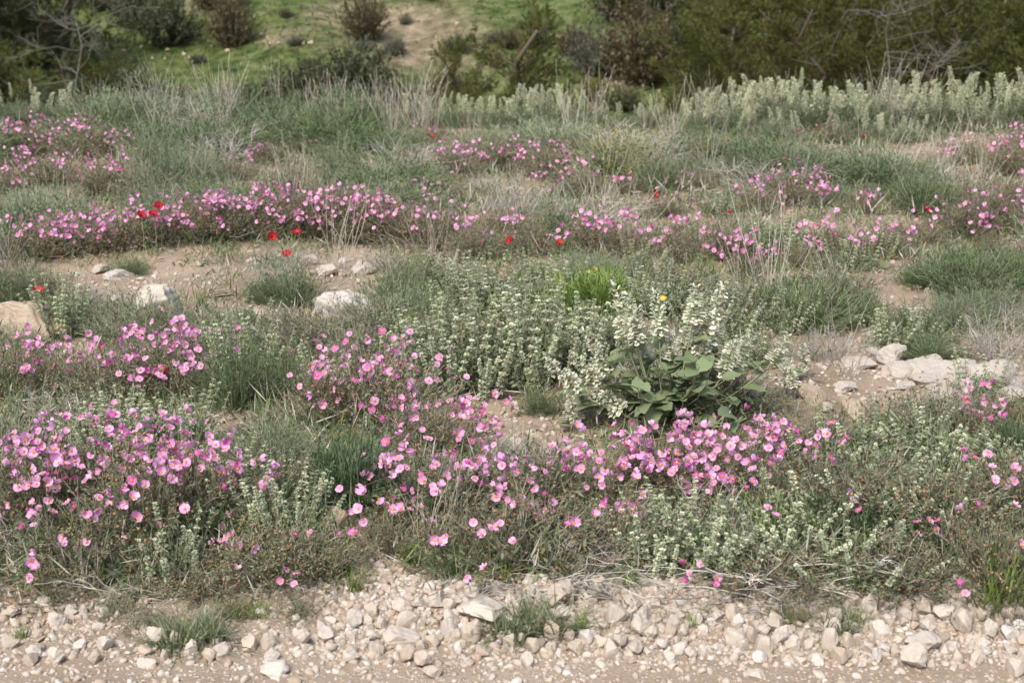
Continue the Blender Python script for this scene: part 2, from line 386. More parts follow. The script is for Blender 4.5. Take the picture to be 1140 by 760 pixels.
def sample(rng, paths, n, t0=.2, t1=1.):
    N, K, _ = paths.shape
    i = rng.integers(0, N, n); t = rng.uniform(t0, t1, n)*(K-1); k = np.minimum(t.astype(int), K-2); f = (t-k)[:, None]
    return paths[i, k]*(1-f)+paths[i, k+1]*f, unit(paths[i, k+1]-paths[i, k])
def leaves(mb, rng, paths, n, ln, wd, mat, spread=.9, t0=.2, t1=1., jit=.0, tpl=KITE):
    p, d = sample(rng, paths, n, t0, t1)
    if jit: p = p+rng.normal(0, jit, p.shape); p[:, 2] = np.maximum(p[:, 2], .003)
    dd = d+rng.normal(0, spread, (n, 3)); dd[:, 2] += .15
    l = rng.uniform(ln[0], ln[1], n); w = rng.uniform(wd[0], wd[1], n)
    mb.inst(tpl[0], tpl[1], p, frames(dd, rng.uniform(-.8, .8, n), rng), np.stack([w*1.45, l, w*1.6], -1), mat)

def proto(fn, n, seed):
    return [fn(np.random.default_rng(seed+i)) for i in range(n)]

def p_rockrose(rng):
    st = arcs(rng, 150, .25, .25, .3, 6, wob=.05)
    a = MB(); a.tubes(st, np.linspace(.0019, .0008, 6), MT['rr_twig'])
    dead = arcs(rng, 26, .29, .14, .2, 6, wob=.07); a.tubes(dead, np.linspace(.0034, .0014, 6), MT['twig'])
    b = MB(); leaves(b, rng, st, 3400, (.014, .028), (.003, .006), MT['rr_leaf'], .8, .1, 1, .006)
    leaves(b, rng, dead, 300, (.012, .022), (.003, .006), MT['sepal'], .9, .2, 1, .006)
    p, d = sample(rng, st, 260, .65, 1); p = p+rng.normal(0, .012, p.shape)+[0, 0, .008]
    dd = rng.normal(0, .6, p.shape)-[0, 0, .5]; s = rng.uniform(.006, .012, len(p))
    b.inst(*OCTA, p, frames(dd, None, rng), s, MT['sepal'])
    return dict(tw=a.mesh('rockrose_twigs'), fo=b.mesh('rockrose_foliage'), tips=st[:, -1])
RR = proto(p_rockrose, 5, 100)

def p_flower(rng, hot=False, close=False, cupk=1., drop=0):
    mb = MB(); r = .0172
    a0 = rng.uniform(0, 6)
    U = np.array([.12, .38, .66, .88, 1.]); W = np.array([.20, .52, .88, .86, .42])*r*.60
    cup = rng.uniform(.1, .6)*cupk if not close else 1.5
    for k in range(5-drop):
        an = a0+k*2*PI/5+rng.normal(0, .08); lift = cup*rng.uniform(.7, 1.4); ln = r*rng.uniform(.92, 1.08)
        vs = []
        for ui, u in enumerate(U):
            for v in (-1, -.35, .35, 1):
                x = W[ui]*v; y = u*ln*(1-.10*v*v*(u > .9)); z = lift*ln*u*u*.9+.0022*math.sin(7*v+k*2+u*6)*u+.0016*v*v*u*(1 if k % 2 else -1)+.0005*(k % 2)
                c, s = math.cos(an), math.sin(an)
                vs.append((x*c-y*s, x*s+y*c, z))
        q = [(i*4+j, i*4+j+1, i*4+j+5, i*4+j+4) for i in range(4) for j in range(3)]
        mb.add(vs, [np.array(q)], MT['petal_hot' if hot else 'petal'])
    t = np.linspace(0, 1, 4)[None, :, None]
    e = np.array([[rng.normal(0, .012), rng.normal(0, .012), -.07]])
    mb.tubes(e[:, None]*t, np.linspace(.0010, .0012, 4), MT['pedicel'])
    # green calyx cup behind the petals
    mb.inst(*OCTA, np.array([[0, 0, -.002]]), np.eye(3)[None], np.array([[.008, .008, .007]]), MT['sepal'])
    return mb
def p_centre(rng):
    mb = MB(); n = 26
    th = rng.uniform(0, 6.28, n); rr = .0042*np.sqrt(rng.uniform(0, 1, n))
    p = np.stack([rr*np.cos(th), rr*np.sin(th), .0035+rng.uniform(0, .0025, n)-rr*.3], -1)
    mb.inst(*OCTA, p, frames(rng.normal(0, 1, (n, 3)), None, rng), .0024, MT['stamen'])
    v, f = ico(1); v = v*[.0042, .0042, .0030]+[0, 0, .0022]; mb.add(v, [f], MT['stamen'])
    return mb
FVAR = [(1, 0), (1, 0), (2.2, 0), (.4, 0), (1, 1), (1, 0), (3.4, 0), (1.3, 0), (1.6, 0), (-.8, 0), (2.8, 1), (.7, 0)]
FLW = [p_flower(np.random.default_rng(200+i), i in (5, 7), False, *FVAR[i]).mesh('pink_flower') for i in range(12)]
FLC = [p_centre(np.random.default_rng(220+i)).mesh('stamen_disc') for i in range(3)]
def with_centre(i):
    mb = p_flower(np.random.default_rng(200+i), i in (5, 7), False, *FVAR[i]); c = p_centre(np.random.default_rng(220))
    for v in c.v: pass
    off = mb.n
    for k in (3, 4):
        for fa in c.f[k]: mb.f[k].append(fa+off); mb.fm[k].append(np.full(len(fa), mb.mi(MT['stamen']), np.int32))
    mb.v += c.v; mb.n += c.n
    return mb.mesh('small_pink_flower')
FLFAR = [with_centre(i) for i in range(12)]
FLBUD = [p_flower(np.random.default_rng(260+i), True, True).mesh('pink_bud') for i in range(2)]

def p_spike(rng, h=.24, mat='silver', rad=.0145):
    mb = MB(); K = 7
    bend = rng.normal(0, .022, 2)
    t = np.linspace(0, 1, K)
    path = np.stack([bend[0]*t*t, bend[1]*t*t, h*t], -1)[None]
    mb.tubes(path, np.linspace(.0021, .0010, K), MT['silver_stem'], 4)
    nw = rng.integers(7, 13)
    for i in range(nw):
        u = .18+.82*(i/(nw-1))**.88
        c = np.array([bend[0]*u*u, bend[1]*u*u, h*u]); rr = rad*(1.05-.55*u)*rng.uniform(.85, 1.1)
        if rng.random() < .07: continue
        n = 18; th = rng.uniform(0, 6.28)+np.arange(n)*6.283/n+rng.normal(0, .15, n)
        d = np.stack([np.cos(th), np.sin(th), rng.uniform(.15, .75, n)], -1)
        p = c+d*[rr*.25, rr*.25, .001]+[0, 0, 1]*rng.normal(0, .0016, (n, 1))
        l = rr*rng.uniform(.75, 1.15, n)
        mb.inst(*KITE, p, frames(d, rng.uniform(-.5, .5, n), rng), np.stack([l*.85, l*1.05, l*1.3], -1), MT[mat])
        # paired bracts below the whorl
        n = 4; th = rng.uniform(0, 6.28)+np.arange(n)*1.571
        d = np.stack([np.cos(th), np.sin(th), np.full(n, -.25)], -1)
        mb.inst(*KITE, c+d*.002-[0, 0, .003], frames(d, None, rng), np.stack([np.full(n, rr*.55), np.full(n, rr*1.35), np.full(n, rr)], -1), MT['silver_leaf'])
    return mb.mesh('silver_flower_spike')
SPK = proto(p_spike, 10, 300)
def p_silver_fol(rng):
    st = arcs(rng, 110, .19, .19, .5, 6, wob=.04)
    b = MB(); leaves(b, rng, st, 2300, (.012, .022), (.005, .009), MT['silver_leaf'], .8, .08, 1, .006)
    a = MB(); a.tubes(st, np.linspace(.0018, .0008, 6), MT['silver_stem'])
    return dict(fo=b.mesh('silver_foliage'), tw=a.mesh('silver_stems'))
SFO = proto(p_silver_fol, 4, 340)

def p_sage_spike(rng, h=.16, mat='cream', cal='calyx', lush=1.):
    mb = MB(); t = np.linspace(0, 1, 6); bend = rng.normal(0, .012, 2)
    mb.tubes(np.stack([bend[0]*t*t, bend[1]*t*t, h*t], -1)[None], np.linspace(.0024, .0010, 6), MT['sage_stem'], 4)
    nw = int(11*lush)
    HOOD = (np.array([[-.18, 0, 0], [.18, 0, 0], [-.2, .45, .38], [.2, .45, .38], [-.16, .85, .42], [.16, .85, .42], [0, 1.08, .1]]),
            [np.array([[0, 1, 3, 2], [2, 3, 5, 4]]), np.array([[4, 5, 6]])])
    LIP = (np.array([[-.12, .3, .1], [.12, .3, .1], [.3, .75, -.12], [0, .95, -.3], [-.3, .75, -.12]]), [np.array([[0, 1, 2, 4]]), np.array([[4, 2, 3]])])
    for i in range(nw):
        u = .05+.95*i/(nw-1); c = np.array([bend[0]*u*u, bend[1]*u*u, h*u]); k = 1.1-.6*u
        n = 8; th = rng.uniform(0, 6.28)+np.arange(n)*6.283/n+rng.normal(0, .25, n)
        d = np.stack([np.cos(th), np.sin(th), rng.uniform(.2, .7, n)], -1)
        fr = frames(d, None, rng); s = .027*k*rng.uniform(.8, 1.15, n)
        mb.inst(*OCTA, c+d*.004, fr, np.stack([s*.36, s*.7, s*.36], -1), MT[cal])
        op = rng.uniform(0, 1, n) < (.74-.42*u)
        if op.any():
            mb.inst(*HOOD, (c+d*.008)[op], fr[op], s[op], MT[mat]); mb.inst(*LIP, (c+d*.008)[op], fr[op], s[op], MT[mat])
    return mb.mesh('cream_flower_spike')
SSP = proto(p_sage_spike, 5, 400)
def p_ridge_spike(rng):
    mb = MB(); h = .34; t = np.linspace(0, 1, 5); bend = rng.normal(0, .03, 2)
    mb.tubes(np.stack([bend[0]*t*t, bend[1]*t*t, h*t], -1)[None], np.linspace(.004, .002, 5), MT['sage_stem'])
    n = 330; u = rng.uniform(.05, 1, n)**.85; th = rng.uniform(0, 6.28, n)
    c = np.stack([bend[0]*u*u, bend[1]*u*u, h*u], -1); w = (.05*(1.05-u)+.012)
    # a few side branchlets give the panicle a stepped outline
    side = np.round(th*1.2)/1.2
    d = np.stack([np.cos(side), np.sin(side), rng.uniform(.3, 1.1, n)], -1)
    q = rng.uniform(.1, 1, n)
    mb.inst(*KITE, c+d*(w*q)[:, None], frames(d+rng.normal(0, .5, d.shape), rng.uniform(-1, 1, n), rng), np.stack([rng.uniform(.006, .012, n), rng.uniform(.012, .026, n), np.full(n, .014)], -1), MT['ridge_spike'])
    return mb.mesh('pale_panicle')
RSP = proto(p_ridge_spike, 5, 430)

def p_feather(mat, n=5200, ln=(.018, .045), wd=(.0022, .0042), spread=.55, rad=.3, hgt=.3, nst=170, woodmat='silver_stem'):
    def f(rng):
        st = arcs(rng, nst, rad, hgt, .3, 7, wob=.045)
        lump = 1+.22*np.sin(st[:, -1, 0]*17+rng.uniform(0, 6))*np.sin(st[:, -1, 1]*15+rng.uniform(0, 6)); st[..., 2] *= lump[:, None]
        a = MB(); a.tubes(st, np.linspace(.0026, .0009, 7)*rad/.3, MT[woodmat])
        b = MB(); leaves(b, rng, st, n, ln, wd, MT[mat], spread, .12, 1, .012)
        return dict(tw=a.mesh('shrub_stems'), fo=b.mesh('shrub_foliage'))
    return f
FEA = proto(p_feather('feather'), 4, 500)
FEG = proto(p_feather('feather_grey', 4600), 4, 520)
DKN = proto(p_feather('dark_needle', 4200, (.03, .05), (.003, .0055), .35, .2, .26, 120), 2, 540)
OLV = proto(p_feather('olive_leaf', 2600, (.014, .026), (.005, .009), .8, .3, .3, 170, 'twig'), 2, 550)
WIR = proto(p_feather('rr_leaf', 2400, (.012, .026), (.003, .006), .8, .25, .2, 170, 'rr_twig'), 3, 560)
GRS = proto(p_feather('grass', 1800, (.05, .11), (.004, .007), .4, .22, .2, 60, 'sage_stem'), 2, 570)

def grow(rng, p, d, ln, rad, depth, out, K=5, up=.1, kids=(3, 5), ang=.7, shrink=.62, wob=.14):
    pts = [np.array(p, float)]; dd = np.array(d, float)
    for i in range(K-1):
        dd = unit(dd+rng.normal(0, wob, 3)+[0, 0, up*.3]); pts.append(pts[-1]+dd*ln/(K-1))
    pts = np.array(pts); out.append((pts, np.linspace(rad, rad*.55, K)))
    if depth > 0:
        for _ in range(rng.integers(kids[0], kids[1]+1)):
            k = rng.integers(1, K); nd = unit(dd+rng.normal(0, ang, 3))
            grow(rng, pts[k], nd, ln*shrink*rng.uniform(.7, 1.2), rad*.6, depth-1, out, K, up, kids, ang, shrink, wob)
def add_grown(mb, out, mat, sides=3):
    mb.tubes(np.array([o[0] for o in out]), np.array([o[1] for o in out]), mat, sides)
def p_twig(rng):
    out = []
    for _ in range(22):
        th = rng.uniform(0, 6.28); s = rng.uniform(.3, 1.2)
        grow(rng, (.03*math.cos(th), .03*math.sin(th), 0), (math.cos(th)*s, math.sin(th)*s, 1), rng.uniform(.14, .24), .0026, 2, out, 5, .1, (3, 5), .6)
    for o in out: o[0][:, 2] = np.maximum(o[0][:, 2], .003)
    a = MB(); add_grown(a, out, MT['twig'])
    b = MB(); tips = np.array([o[0] for o in out]); leaves(b, rng, tips, 500, (.008, .016), (.002, .004), MT['feather_grey'], .8, .3, 1, .004)
    return dict(tw=a.mesh('dry_branches'), fo=b.mesh('sparse_leaves'))
TWG = proto(p_twig, 4, 600)
def p_dead_branch(rng):
    out = []
    for _ in range(5):
        th = rng.normal(0, .35)
        grow(rng, (0, rng.normal(0, .03), .012), (math.cos(th), math.sin(th), .12), rng.uniform(.3, .5), .0038, 2, out, 7, .05, (2, 4), .45, .6, .16)
    for o in out: o[0][:, 2] = np.clip(o[0][:, 2]*.5, .004, .11)
    a = MB(); add_grown(a, out, MT['twig'], 4); return a.mesh('dead_branch')
DBR = proto(p_dead_branch, 4, 620)
def p_stalks(rng, n=14, h=(.28, .6), lean=.28):
    K = 6; t = np.linspace(0, 1, K)[None, :, None]
    b = np.concatenate([rng.normal(0, .03, (n, 2)), np.zeros((n, 1))], 1)[:, None]
    hh = rng.uniform(*h, n)
    e = np.stack([rng.normal(0, lean, n)*hh, rng.normal(0, lean, n)*hh, hh], -1)[:, None]
    c = np.concatenate([rng.normal(0, .05, (n, 1, 2)), np.zeros((n, 1, 1))], 2)
    p = b+e*t+c*(t*(1-t)*2)
    a = MB(); a.tubes(p, np.linspace(.0026, .0013, 6), MT['straw'])
    # side twiglets and seed husks near the tip
    q, d = sample(rng, p, n*5, .5, 1)
    a.inst(*KITE, q, frames(d+rng.normal(0, .5, d.shape), None, rng), np.stack([np.full(n*5, .003), rng.uniform(.012, .04, n*5), np.full(n*5, .01)], -1), MT['straw'])
    return a.mesh('dry_stalks')
STK = proto(p_stalks, 6, 640)
def p_tuft(mat, n=60, ln=(.07, .17), wd=(.003, .006), flat=.7):
    def f(rng):
        a = MB(); K = 6; t = np.linspace(0, 1, K)
        th = rng.uniform(0, 6.28, n); l = rng.uniform(*ln, n); s = rng.uniform(.15, 1, n)*flat
        w = rng.uniform(*wd, n); b = rng.normal(0, .02, (n, 2))
        x = l[:, None]*(s[:, None]*t+.35*s[:, None]*t*t); z = l[:, None]*(t*np.sqrt(np.maximum(.05, 1-s[:, None]**2*.8))-.45*s[:, None]*t**2.2)
        cx = b[:, :1]+x*np.cos(th)[:, None]; cy = b[:, 1:]+x*np.sin(th)[:, None]; z = np.maximum(z, .002)
        ww = w[:, None]*np.array([.7, 1, 1, .8, .5, .08])*.5
        nx, ny = -np.sin(th)[:, None]*ww, np.cos(th)[:, None]*ww
        v = np.stack([np.stack([cx-nx, cy-ny, z], -1), np.stack([cx+nx, cy+ny, z], -1)], 2).reshape(n, -1, 3)
        k = np.arange(K-1)*2; q = np.stack([k, k+1, k+3, k+2], -1)[None]+(np.arange(n)*2*K)[:, None, None]
        a.add(v.reshape(-1, 3), [q.reshape(-1, 4)], MT[mat]); return a.mesh('grass_blades')
    return f
TUF = proto(p_tuft('grass'), 3, 660)
TUM = proto(p_tuft('grassgrey', 110, (.05, .12), (.0025, .0045), .95), 2, 670)
STR = proto(p_tuft('grass', 14, (.16, .30), (.009, .015), .5), 2, 680)

# ------------------------------------------------------------------ placing helpers
def span(p, wpx): return wpx*depth(p)/F
def mound(name, look, cat, group, kinds, x, y, w, h, r0, h0, names=('twig_frame', 'foliage')):
    p = at(x, y if name == 'hillside_shrub' else max(y, 141)); p.z -= .012
    k = kinds[int(R.integers(len(kinds)))]
    o = root(name, look, cat, group, p, x, y, R.uniform(0, 6.28))
    sx = span(p, w)/(2*r0); sz = span(p, h)/h0
    s = (sx, sx, sz)
    if 'tw' in k: link(names[0], k['tw'], o, scale=s)
    if 'fo' in k: link(names[1], k['fo'], o, scale=s)
    return o, p, s, k

CAM = Vector((0, 0, H)); KEEP = []
def rockrose(look, x, y, w, h, n, group, hot=.12, fs=1.):
    o, p, s, k = mound('rockrose_bush', look, 'bush', group, RR, x, y, w, h, .25, .25)
    if n >= 4: KEEP.append((x, y, w, h))
    rz = o.rotation_euler.z; ca, sa = math.cos(rz), math.sin(rz)
    tips = k['tips']*np.array(s)
    tips = tips[tips[:, 2] > .3*tips[:, 2].max()]
    seeds = tips[R.integers(0, len(tips), max(3, n//3))]
    near = depth(p) < 5.6
    toc = CAM-p
    lc = np.array([toc.x*ca+toc.y*sa, -toc.x*sa+toc.y*ca, toc.z]); lc /= np.linalg.norm(lc)
    for i in range(n):
        q = seeds[R.integers(len(seeds))]+R.normal(0, .028, 3)*[1, 1, .6]
        out = np.array([q[0], q[1], 0]); out /= max(1e-6, np.linalg.norm(out))
        q = q+[0, 0, R.uniform(.015, .05)]+out*.01
        d = lc*.55+np.array([0, 0, .45])+out*.40+R.normal(0, .5, 3)
        rot = Vector(d).to_track_quat('Z', 'Y').to_euler()
        rot = (Matrix.Rotation(0, 3, 'Z') @ rot.to_matrix() @ Matrix.Rotation(R.uniform(0, 6.28), 3, 'Z')).to_euler()
        sc = fs*R.uniform(.56, .86)*(.88 if y > 620 else 1)
        j = int(R.integers(0, 12))
        if j in (5, 7) and R.random() > hot*4: j -= 1
        if R.random() < .14:
            link('flower_bud', FLBUD[i % 2], o, q, rot, (sc*.7,)*3); continue
        f = link('flower', (FLW if near else FLFAR)[j], o, q, rot, (sc,)*3)
        if near: link('flower_centre', FLC[i % 3], f)
    return o

def silver(look, x, y, w, h, n, group='silver whorled herbs', lean=.35):
    o, p, s, k = mound('silver_herb', look, 'herb', group, SFO, x, y, w, h*.72, .19, .19, ('stem_frame', 'foliage'))
    KEEP.append((x, y, w*.8, h)); n = int(n*1.6)+1
    hh = span(p, h); rr = span(p, w)/2
    for i in range(n):
        th = R.uniform(0, 6.28); q = math.sqrt(R.uniform(0, 1))
        lx, ly = lean*q*math.cos(th)+R.normal(0, .05), lean*q*math.sin(th)+R.normal(0, .05)
        top = hh*R.uniform(.72, 1.12)*(1-.42*q*q)
        sc = min(1.25, max(.65, top/.24))
        rot = Vector((lx, ly, 1)).to_track_quat('Z', 'Y').to_euler()
        link('flower_spike', SPK[int(R.integers(10))], o, (rr*.86*q*math.cos(th), rr*.86*q*math.sin(th), max(0, top-.24*sc)), rot, (sc*R.uniform(.95, 1.2), sc*R.uniform(.95, 1.2), sc))
    return o

def simple(kind, name, look, cat, group, x, y, w, h, r0=.3, h0=.3, names=('twig_frame', 'foliage')):
    if 125 < y < 310 and any(abs(x-q[0]) < q[2]*.36+w*.18 and -2 < y-q[1] < h*.75 for q in KEEP): return None
    return mound(name, look, cat, group, kind, x, y, w, h, r0, h0, names)[0]

def single(meshes, name, look, cat, group, x, y, s=1., rz=None, sink=.004):
    p = at(x, max(y, 141)); p.z -= sink
    o = link(name, meshes[int(R.integers(len(meshes)))], None, p, (0, 0, R.uniform(0, 6.28) if rz is None else rz), (s, s, s))
    return register(o, look, cat, group, x, y)

# ------------------------------------------------------------------ rockroses
def belt(lst, look, group, **kw):
    for x, y, w, h, n in lst:
        if y < 310: n = min(99, int(n*(2.6 if y < 240 else 2.1))+1); h *= 1.2; kw['fs'] = .94
        else: n = min(98, int(n*1.95))
        rockrose(look, x, y, w, h, n, group, **kw)
belt([(45, 580, 170, 90, 34), (110, 548, 200, 75, 48), (165, 590, 190, 100, 46), (230, 575, 130, 85, 26), (95, 628, 170, 70, 14)], 'pink rockrose crowded with flowers', 'rockroses in the front left mound')
belt([(300, 640, 150, 75, 6), (355, 640, 130, 60, 4), (230, 655, 130, 50, 2)], 'straggly brown rockrose with few flowers', 'sparse rockroses at the gravel edge')
belt([(425, 470, 190, 80, 46), (485, 505, 140, 66, 26), (365, 468, 110, 70, 12), (400, 428, 110, 44, 10)], 'deep pink rockrose in full flower', 'rockroses in the centre left mound', hot=.25)
belt([(480, 578, 170, 80, 32), (590, 575, 190, 80, 38), (672, 580, 130, 70, 16), (440, 615, 120, 62, 8)], 'bright pink open faced rockrose', 'rockroses in the front centre mound')
belt([(590, 632, 250, 90, 10), (690, 630, 140, 80, 4), (520, 630, 130, 70, 4)], 'brown twiggy rockrose sprinkled with pink', 'sparse rockroses at the gravel edge')
belt([(735, 548, 140, 66, 46), (825, 540, 150, 58, 44), (885, 525, 100, 46, 12), (760, 572, 130, 50, 12), (700, 545, 90, 50, 10)], 'dense rockrose cushion of clear pink', 'rockroses below the cream sage')
belt([(170, 438, 120, 72, 34), (222, 420, 100, 52, 18), (125, 448, 130, 60, 14), (192, 447, 100, 55, 12)], 'pale pink rockrose rising in a heap', 'rockroses beside the pale boulder', hot=.05)
belt([(15, 440, 100, 65, 18), (60, 438, 80, 55, 10)], 'mauve pink rockrose among dark twigs', 'rockroses below the tan rock')
belt([(1115, 478, 80, 50, 11), (1085, 500, 90, 60, 5)], 'tall stemmed rockrose with magenta flowers', 'rockroses at the frame edge', hot=.5)
belt([(930, 575, 210, 80, 8), (1050, 600, 200, 90, 7), (1110, 650, 150, 85, 4), (860, 650, 170, 55, 5), (1000, 650, 170, 60, 4), (1120, 570, 130, 80, 5)], 'dull rockrose with scattered magenta flowers', 'sparse rockroses at the right', hot=.5)
# the long pink band and the bushes behind it
G = []
for i, x in enumerate(range(42, 505, 33)):
    top = np.interp(x, [40, 70, 150, 260, 350, 450, 505], [252, 248, 240, 224, 219, 228, 240])
    bot = np.interp(x, [40, 150, 260, 400, 505], [296, 284, 270, 280, 285])
    G.append((x+R.uniform(-8, 8), (top*.35+bot*.65)+6, R.uniform(78, 100), max(36, (bot-top)*.8), int(R.integers(17, 25)) if x < 470 else 10))
for i, x in enumerate(range(250, 440, 44)): G.append((x+R.uniform(-8, 8), 262+R.uniform(-4, 4), 90, 38, int(R.integers(12, 18))))
belt(G, 'pink rockrose of the long band', 'rockroses in the long pink drift', fs=1.05)
belt([(530, 288, 80, 38, 13), (590, 282, 80, 36, 9), (655, 280, 84, 34, 20), (700, 286, 70, 32, 10), (560, 262, 70, 28, 6)], 'grey twiggy rockrose dotted with pink', 'rockroses in the long pink drift', fs=1.05)
belt([(762, 290, 76, 38, 18), (806, 288, 70, 38, 18), (832, 306, 60, 28, 6), (925, 286, 90, 34, 20), (985, 286, 80, 32, 10), (890, 300, 60, 28, 5)], 'pink rockrose half hidden by silver herbs', 'rockroses in the long pink drift', fs=1.05)
belt([(880, 228, 96, 34, 28), (842, 236, 60, 26, 8), (960, 238, 60, 22, 6), (1020, 270, 70, 26, 4)], 'pink rockrose on a grey hummock', 'rockroses up the slope')
belt([(1075, 264, 84, 40, 20), (1122, 258, 80, 42, 22), (1100, 290, 60, 30, 5), (1128, 230, 50, 30, 6)], 'pink rockrose with tall airy stems', 'rockroses up the slope')
belt([(35, 172, 96, 32, 22), (95, 175, 96, 36, 26), (60, 205, 90, 30, 15), (118, 222, 84, 44, 18), (10, 214, 60, 24, 7), (130, 176, 50, 24, 7), (20, 196, 60, 24, 8)], 'lilac pink rockrose below the ridge', 'rockroses up the slope')
belt([(508, 195, 76, 28, 16), (558, 190, 90, 34, 22), (608, 196, 84, 32, 20), (642, 216, 90, 28, 14), (700, 218, 50, 22, 4), (490, 222, 60, 24, 5)], 'pink rockrose in an open patch', 'rockroses up the slope')
belt([(1078, 182, 70, 26, 14), (1122, 195, 74, 38, 20), (1138, 165, 50, 24, 8)], 'bright pink rockrose in the far corner', 'rockroses up the slope')
belt([(300, 182, 60, 20, 6), (340, 172, 50, 18, 4), (478, 160, 50, 18, 5), (785, 143, 60, 18, 7), (920, 158, 60, 18, 5), (260, 200, 60, 22, 4), (775, 212, 60, 22, 5), (20, 135, 50, 16, 4), (740, 240, 60, 20, 4)], 'small rockrose with a few pink specks', 'rockroses up the slope')

# ------------------------------------------------------------------ silver herbs
for a in [(520, 425, 170, 92, 44), (600, 415, 160, 100, 42), (470, 412, 90, 62, 16), (655, 405, 110, 80, 22)]:
    silver('silver herb in the big stand', a[0], a[1], a[2], a[3]*1.08, int(a[4]*1.2), group='silver herbs in the big stand')
for a in [(545, 345, 130, 66, 24), (500, 318, 80, 40, 10), (635, 335, 80, 55, 12), (600, 315, 70, 42, 8), (700, 345, 70, 50, 12), (745, 350, 100, 55, 14), (800, 375, 90, 65, 14), (840, 405, 70, 50, 8), (860, 365, 70, 45, 8), (712, 305, 50, 40, 7)]:
    silver('upright silver herb behind the cream sage', *a)
for a in [(755, 632, 150, 105, 30), (712, 610, 70, 70, 10), (815, 640, 90, 70, 12)]:
    silver('silver herb with tall woolly spikes', *a)
for a in [(890, 600, 150, 85, 18), (945, 640, 150, 75, 16), (985, 575, 130, 80, 14), (960, 520, 170, 70, 24), (1050, 530, 160, 80, 24), (1115, 540, 80, 70, 10), (900, 535, 110, 55, 12), (1020, 490, 120, 50, 12), (1060, 590, 110, 70, 10)]:
    silver('sprawling silver herb with leaning spikes', *a, lean=.9)
for a in [(150, 505, 130, 62, 18), (205, 500, 90, 70, 12), (262, 425, 100, 66, 16), (300, 412, 70, 60, 8), (75, 368, 66, 66, 13), (300, 572, 120, 60, 18), (250, 545, 80, 45, 6), (195, 632, 90, 70, 6), (28, 548, 80, 60, 12), (45, 505, 80, 44, 8), (330, 590, 90, 45, 8), (110, 480, 90, 40, 8), (375, 425, 80, 40, 8), (270, 368, 60, 40, 6)]:
    silver('small silver herb among the rockroses', a[0], a[1]+4, a[2], a[3]*1.25, int(a[4]*1.3))
for a in [(862, 290, 60, 56, 10), (980, 285, 56, 36, 8), (938, 300, 60, 36, 8), (965, 300, 50, 30, 6), (995, 392, 80, 55, 12), (895, 292, 50, 40, 6), (1040, 380, 60, 40, 6), (800, 240, 50, 34, 5), (440, 395, 60, 40, 6), (1090, 440, 70, 44, 6)]:
    silver('slim silver herb standing up the slope', *a)

# ------------------------------------------------------------------ cream sage
KEEP.append((742, 475, 260, 90)); p = at(742, 470); sage = root('sage_plant', 'big sage with broad leaves and cream flower spikes', 'herb', 'cream sages', p, 742, 470)
def ovate(rng):
    U = np.linspace(0, 1, 7); W = np.array([.05, .24, .31, .30, .24, .14, .015]); v = []
    for u, w in zip(U, W):
        for s in (-1, -.5, 0, .5, 1):
            v.append((w*s*(1+.08*math.sin(u*19+s*5)), u, .16*abs(s)*w-.25*u*u+.025*math.sin(u*25+s*9)+.02*math.sin(13*s)))
    q = [(i*5+j, i*5+j+1, i*5+j+6, i*5+j+5) for i in range(6) for j in range(4)]
    return np.array(v), [np.array(q)]
OV = proto(lambda r: None, 0, 0)
def sage_leaf_mesh(rng):
    mb = MB(); v, f = ovate(rng); mb.add(v*.085, f, MT['sage_leaf'])
    mb.tubes(np.array([[[0, -.03, -.002], [0, -.01, 0], [0, .005, 0]]]), np.array([.0016, .0014, .0012]), MT['sage_stem'])
    return mb.mesh('sage_leaf')
SLF = proto(sage_leaf_mesh, 3, 700)
sd = depth(p)
spk = [(612, 400, 52), (628, 428, 34), (643, 396, 44), (655, 374, 62), (650, 440, 30), (672, 442, 28), (684, 326, 62), (700, 352, 40), (729, 334, 54), (744, 372, 36), (776, 346, 56), (791, 322, 88), (812, 384, 46), (836, 376, 46), (852, 420, 26), (872, 382, 36), (806, 410, 34), (765, 360, 40), (715, 380, 30), (664, 405, 40), (783, 392, 34), (695, 338, 46), (784, 336, 60), (802, 350, 46), (768, 330, 40)]
stems = MB(); P = []
for x, y, l in spk:
    dy = R.uniform(-.12, .12)
    u, v = (x-742)*sd/F, (474-y)*sd/F/cp-dy*sp/cp
    top = np.array([u, dy, v*1.02]); ln = l*sd/F
    base = np.array([u*.16, dy*.3, .0])
    d = unit(np.array([u*.55, dy*.4, v])-[u*.1, 0, 0]); sb = top-d*ln
    t = np.linspace(0, 1, 8)[:, None]; P.append(base*(1-t)**2+2*(base*.3+sb*.7-[0, 0, .02])*t*(1-t)+sb*t*t)
    r_ = Vector(d).to_track_quat('Z', 'Y').to_euler()
    k = ln/.16
    link('flower_spike', SSP[int(R.integers(5))], sage, sb, r_, (max(1.05, k*.8), max(1.05, k*.8), k))
P = np.array(P); stems.tubes(P, np.linspace(.0042, .0022, 8), MT['sage_stem'], 5)
ex = arcs(np.random.default_rng(5), 34, .33, .27, .2, 8, wob=.03); stems.tubes(ex, np.linspace(.003, .0018, 8), MT['sage_stem'], 4)
link('stem_frame', stems.mesh('sage_stems'), sage)
allp = np.concatenate([P, ex])
q, d = sample(R, allp, 250, .18, .95)
for i in range(250):
    th = R.uniform(0, 6.28); dd = Vector((math.cos(th), math.sin(th)*1.0-.25, R.uniform(-.1, .8)))
    if q[i][2] > .27: continue
    s = R.uniform(.5, 1.1)*(1.15-1.1*q[i][2])
    fr = frames(np.array([dd]), np.array([R.uniform(-.4, .4)]))[0]
    link('leaf', SLF[i % 3], sage, q[i]+[0, 0, .015]+fr[:, 1]*.028*s, Matrix(fr.tolist()).to_euler(), (s,)*3)
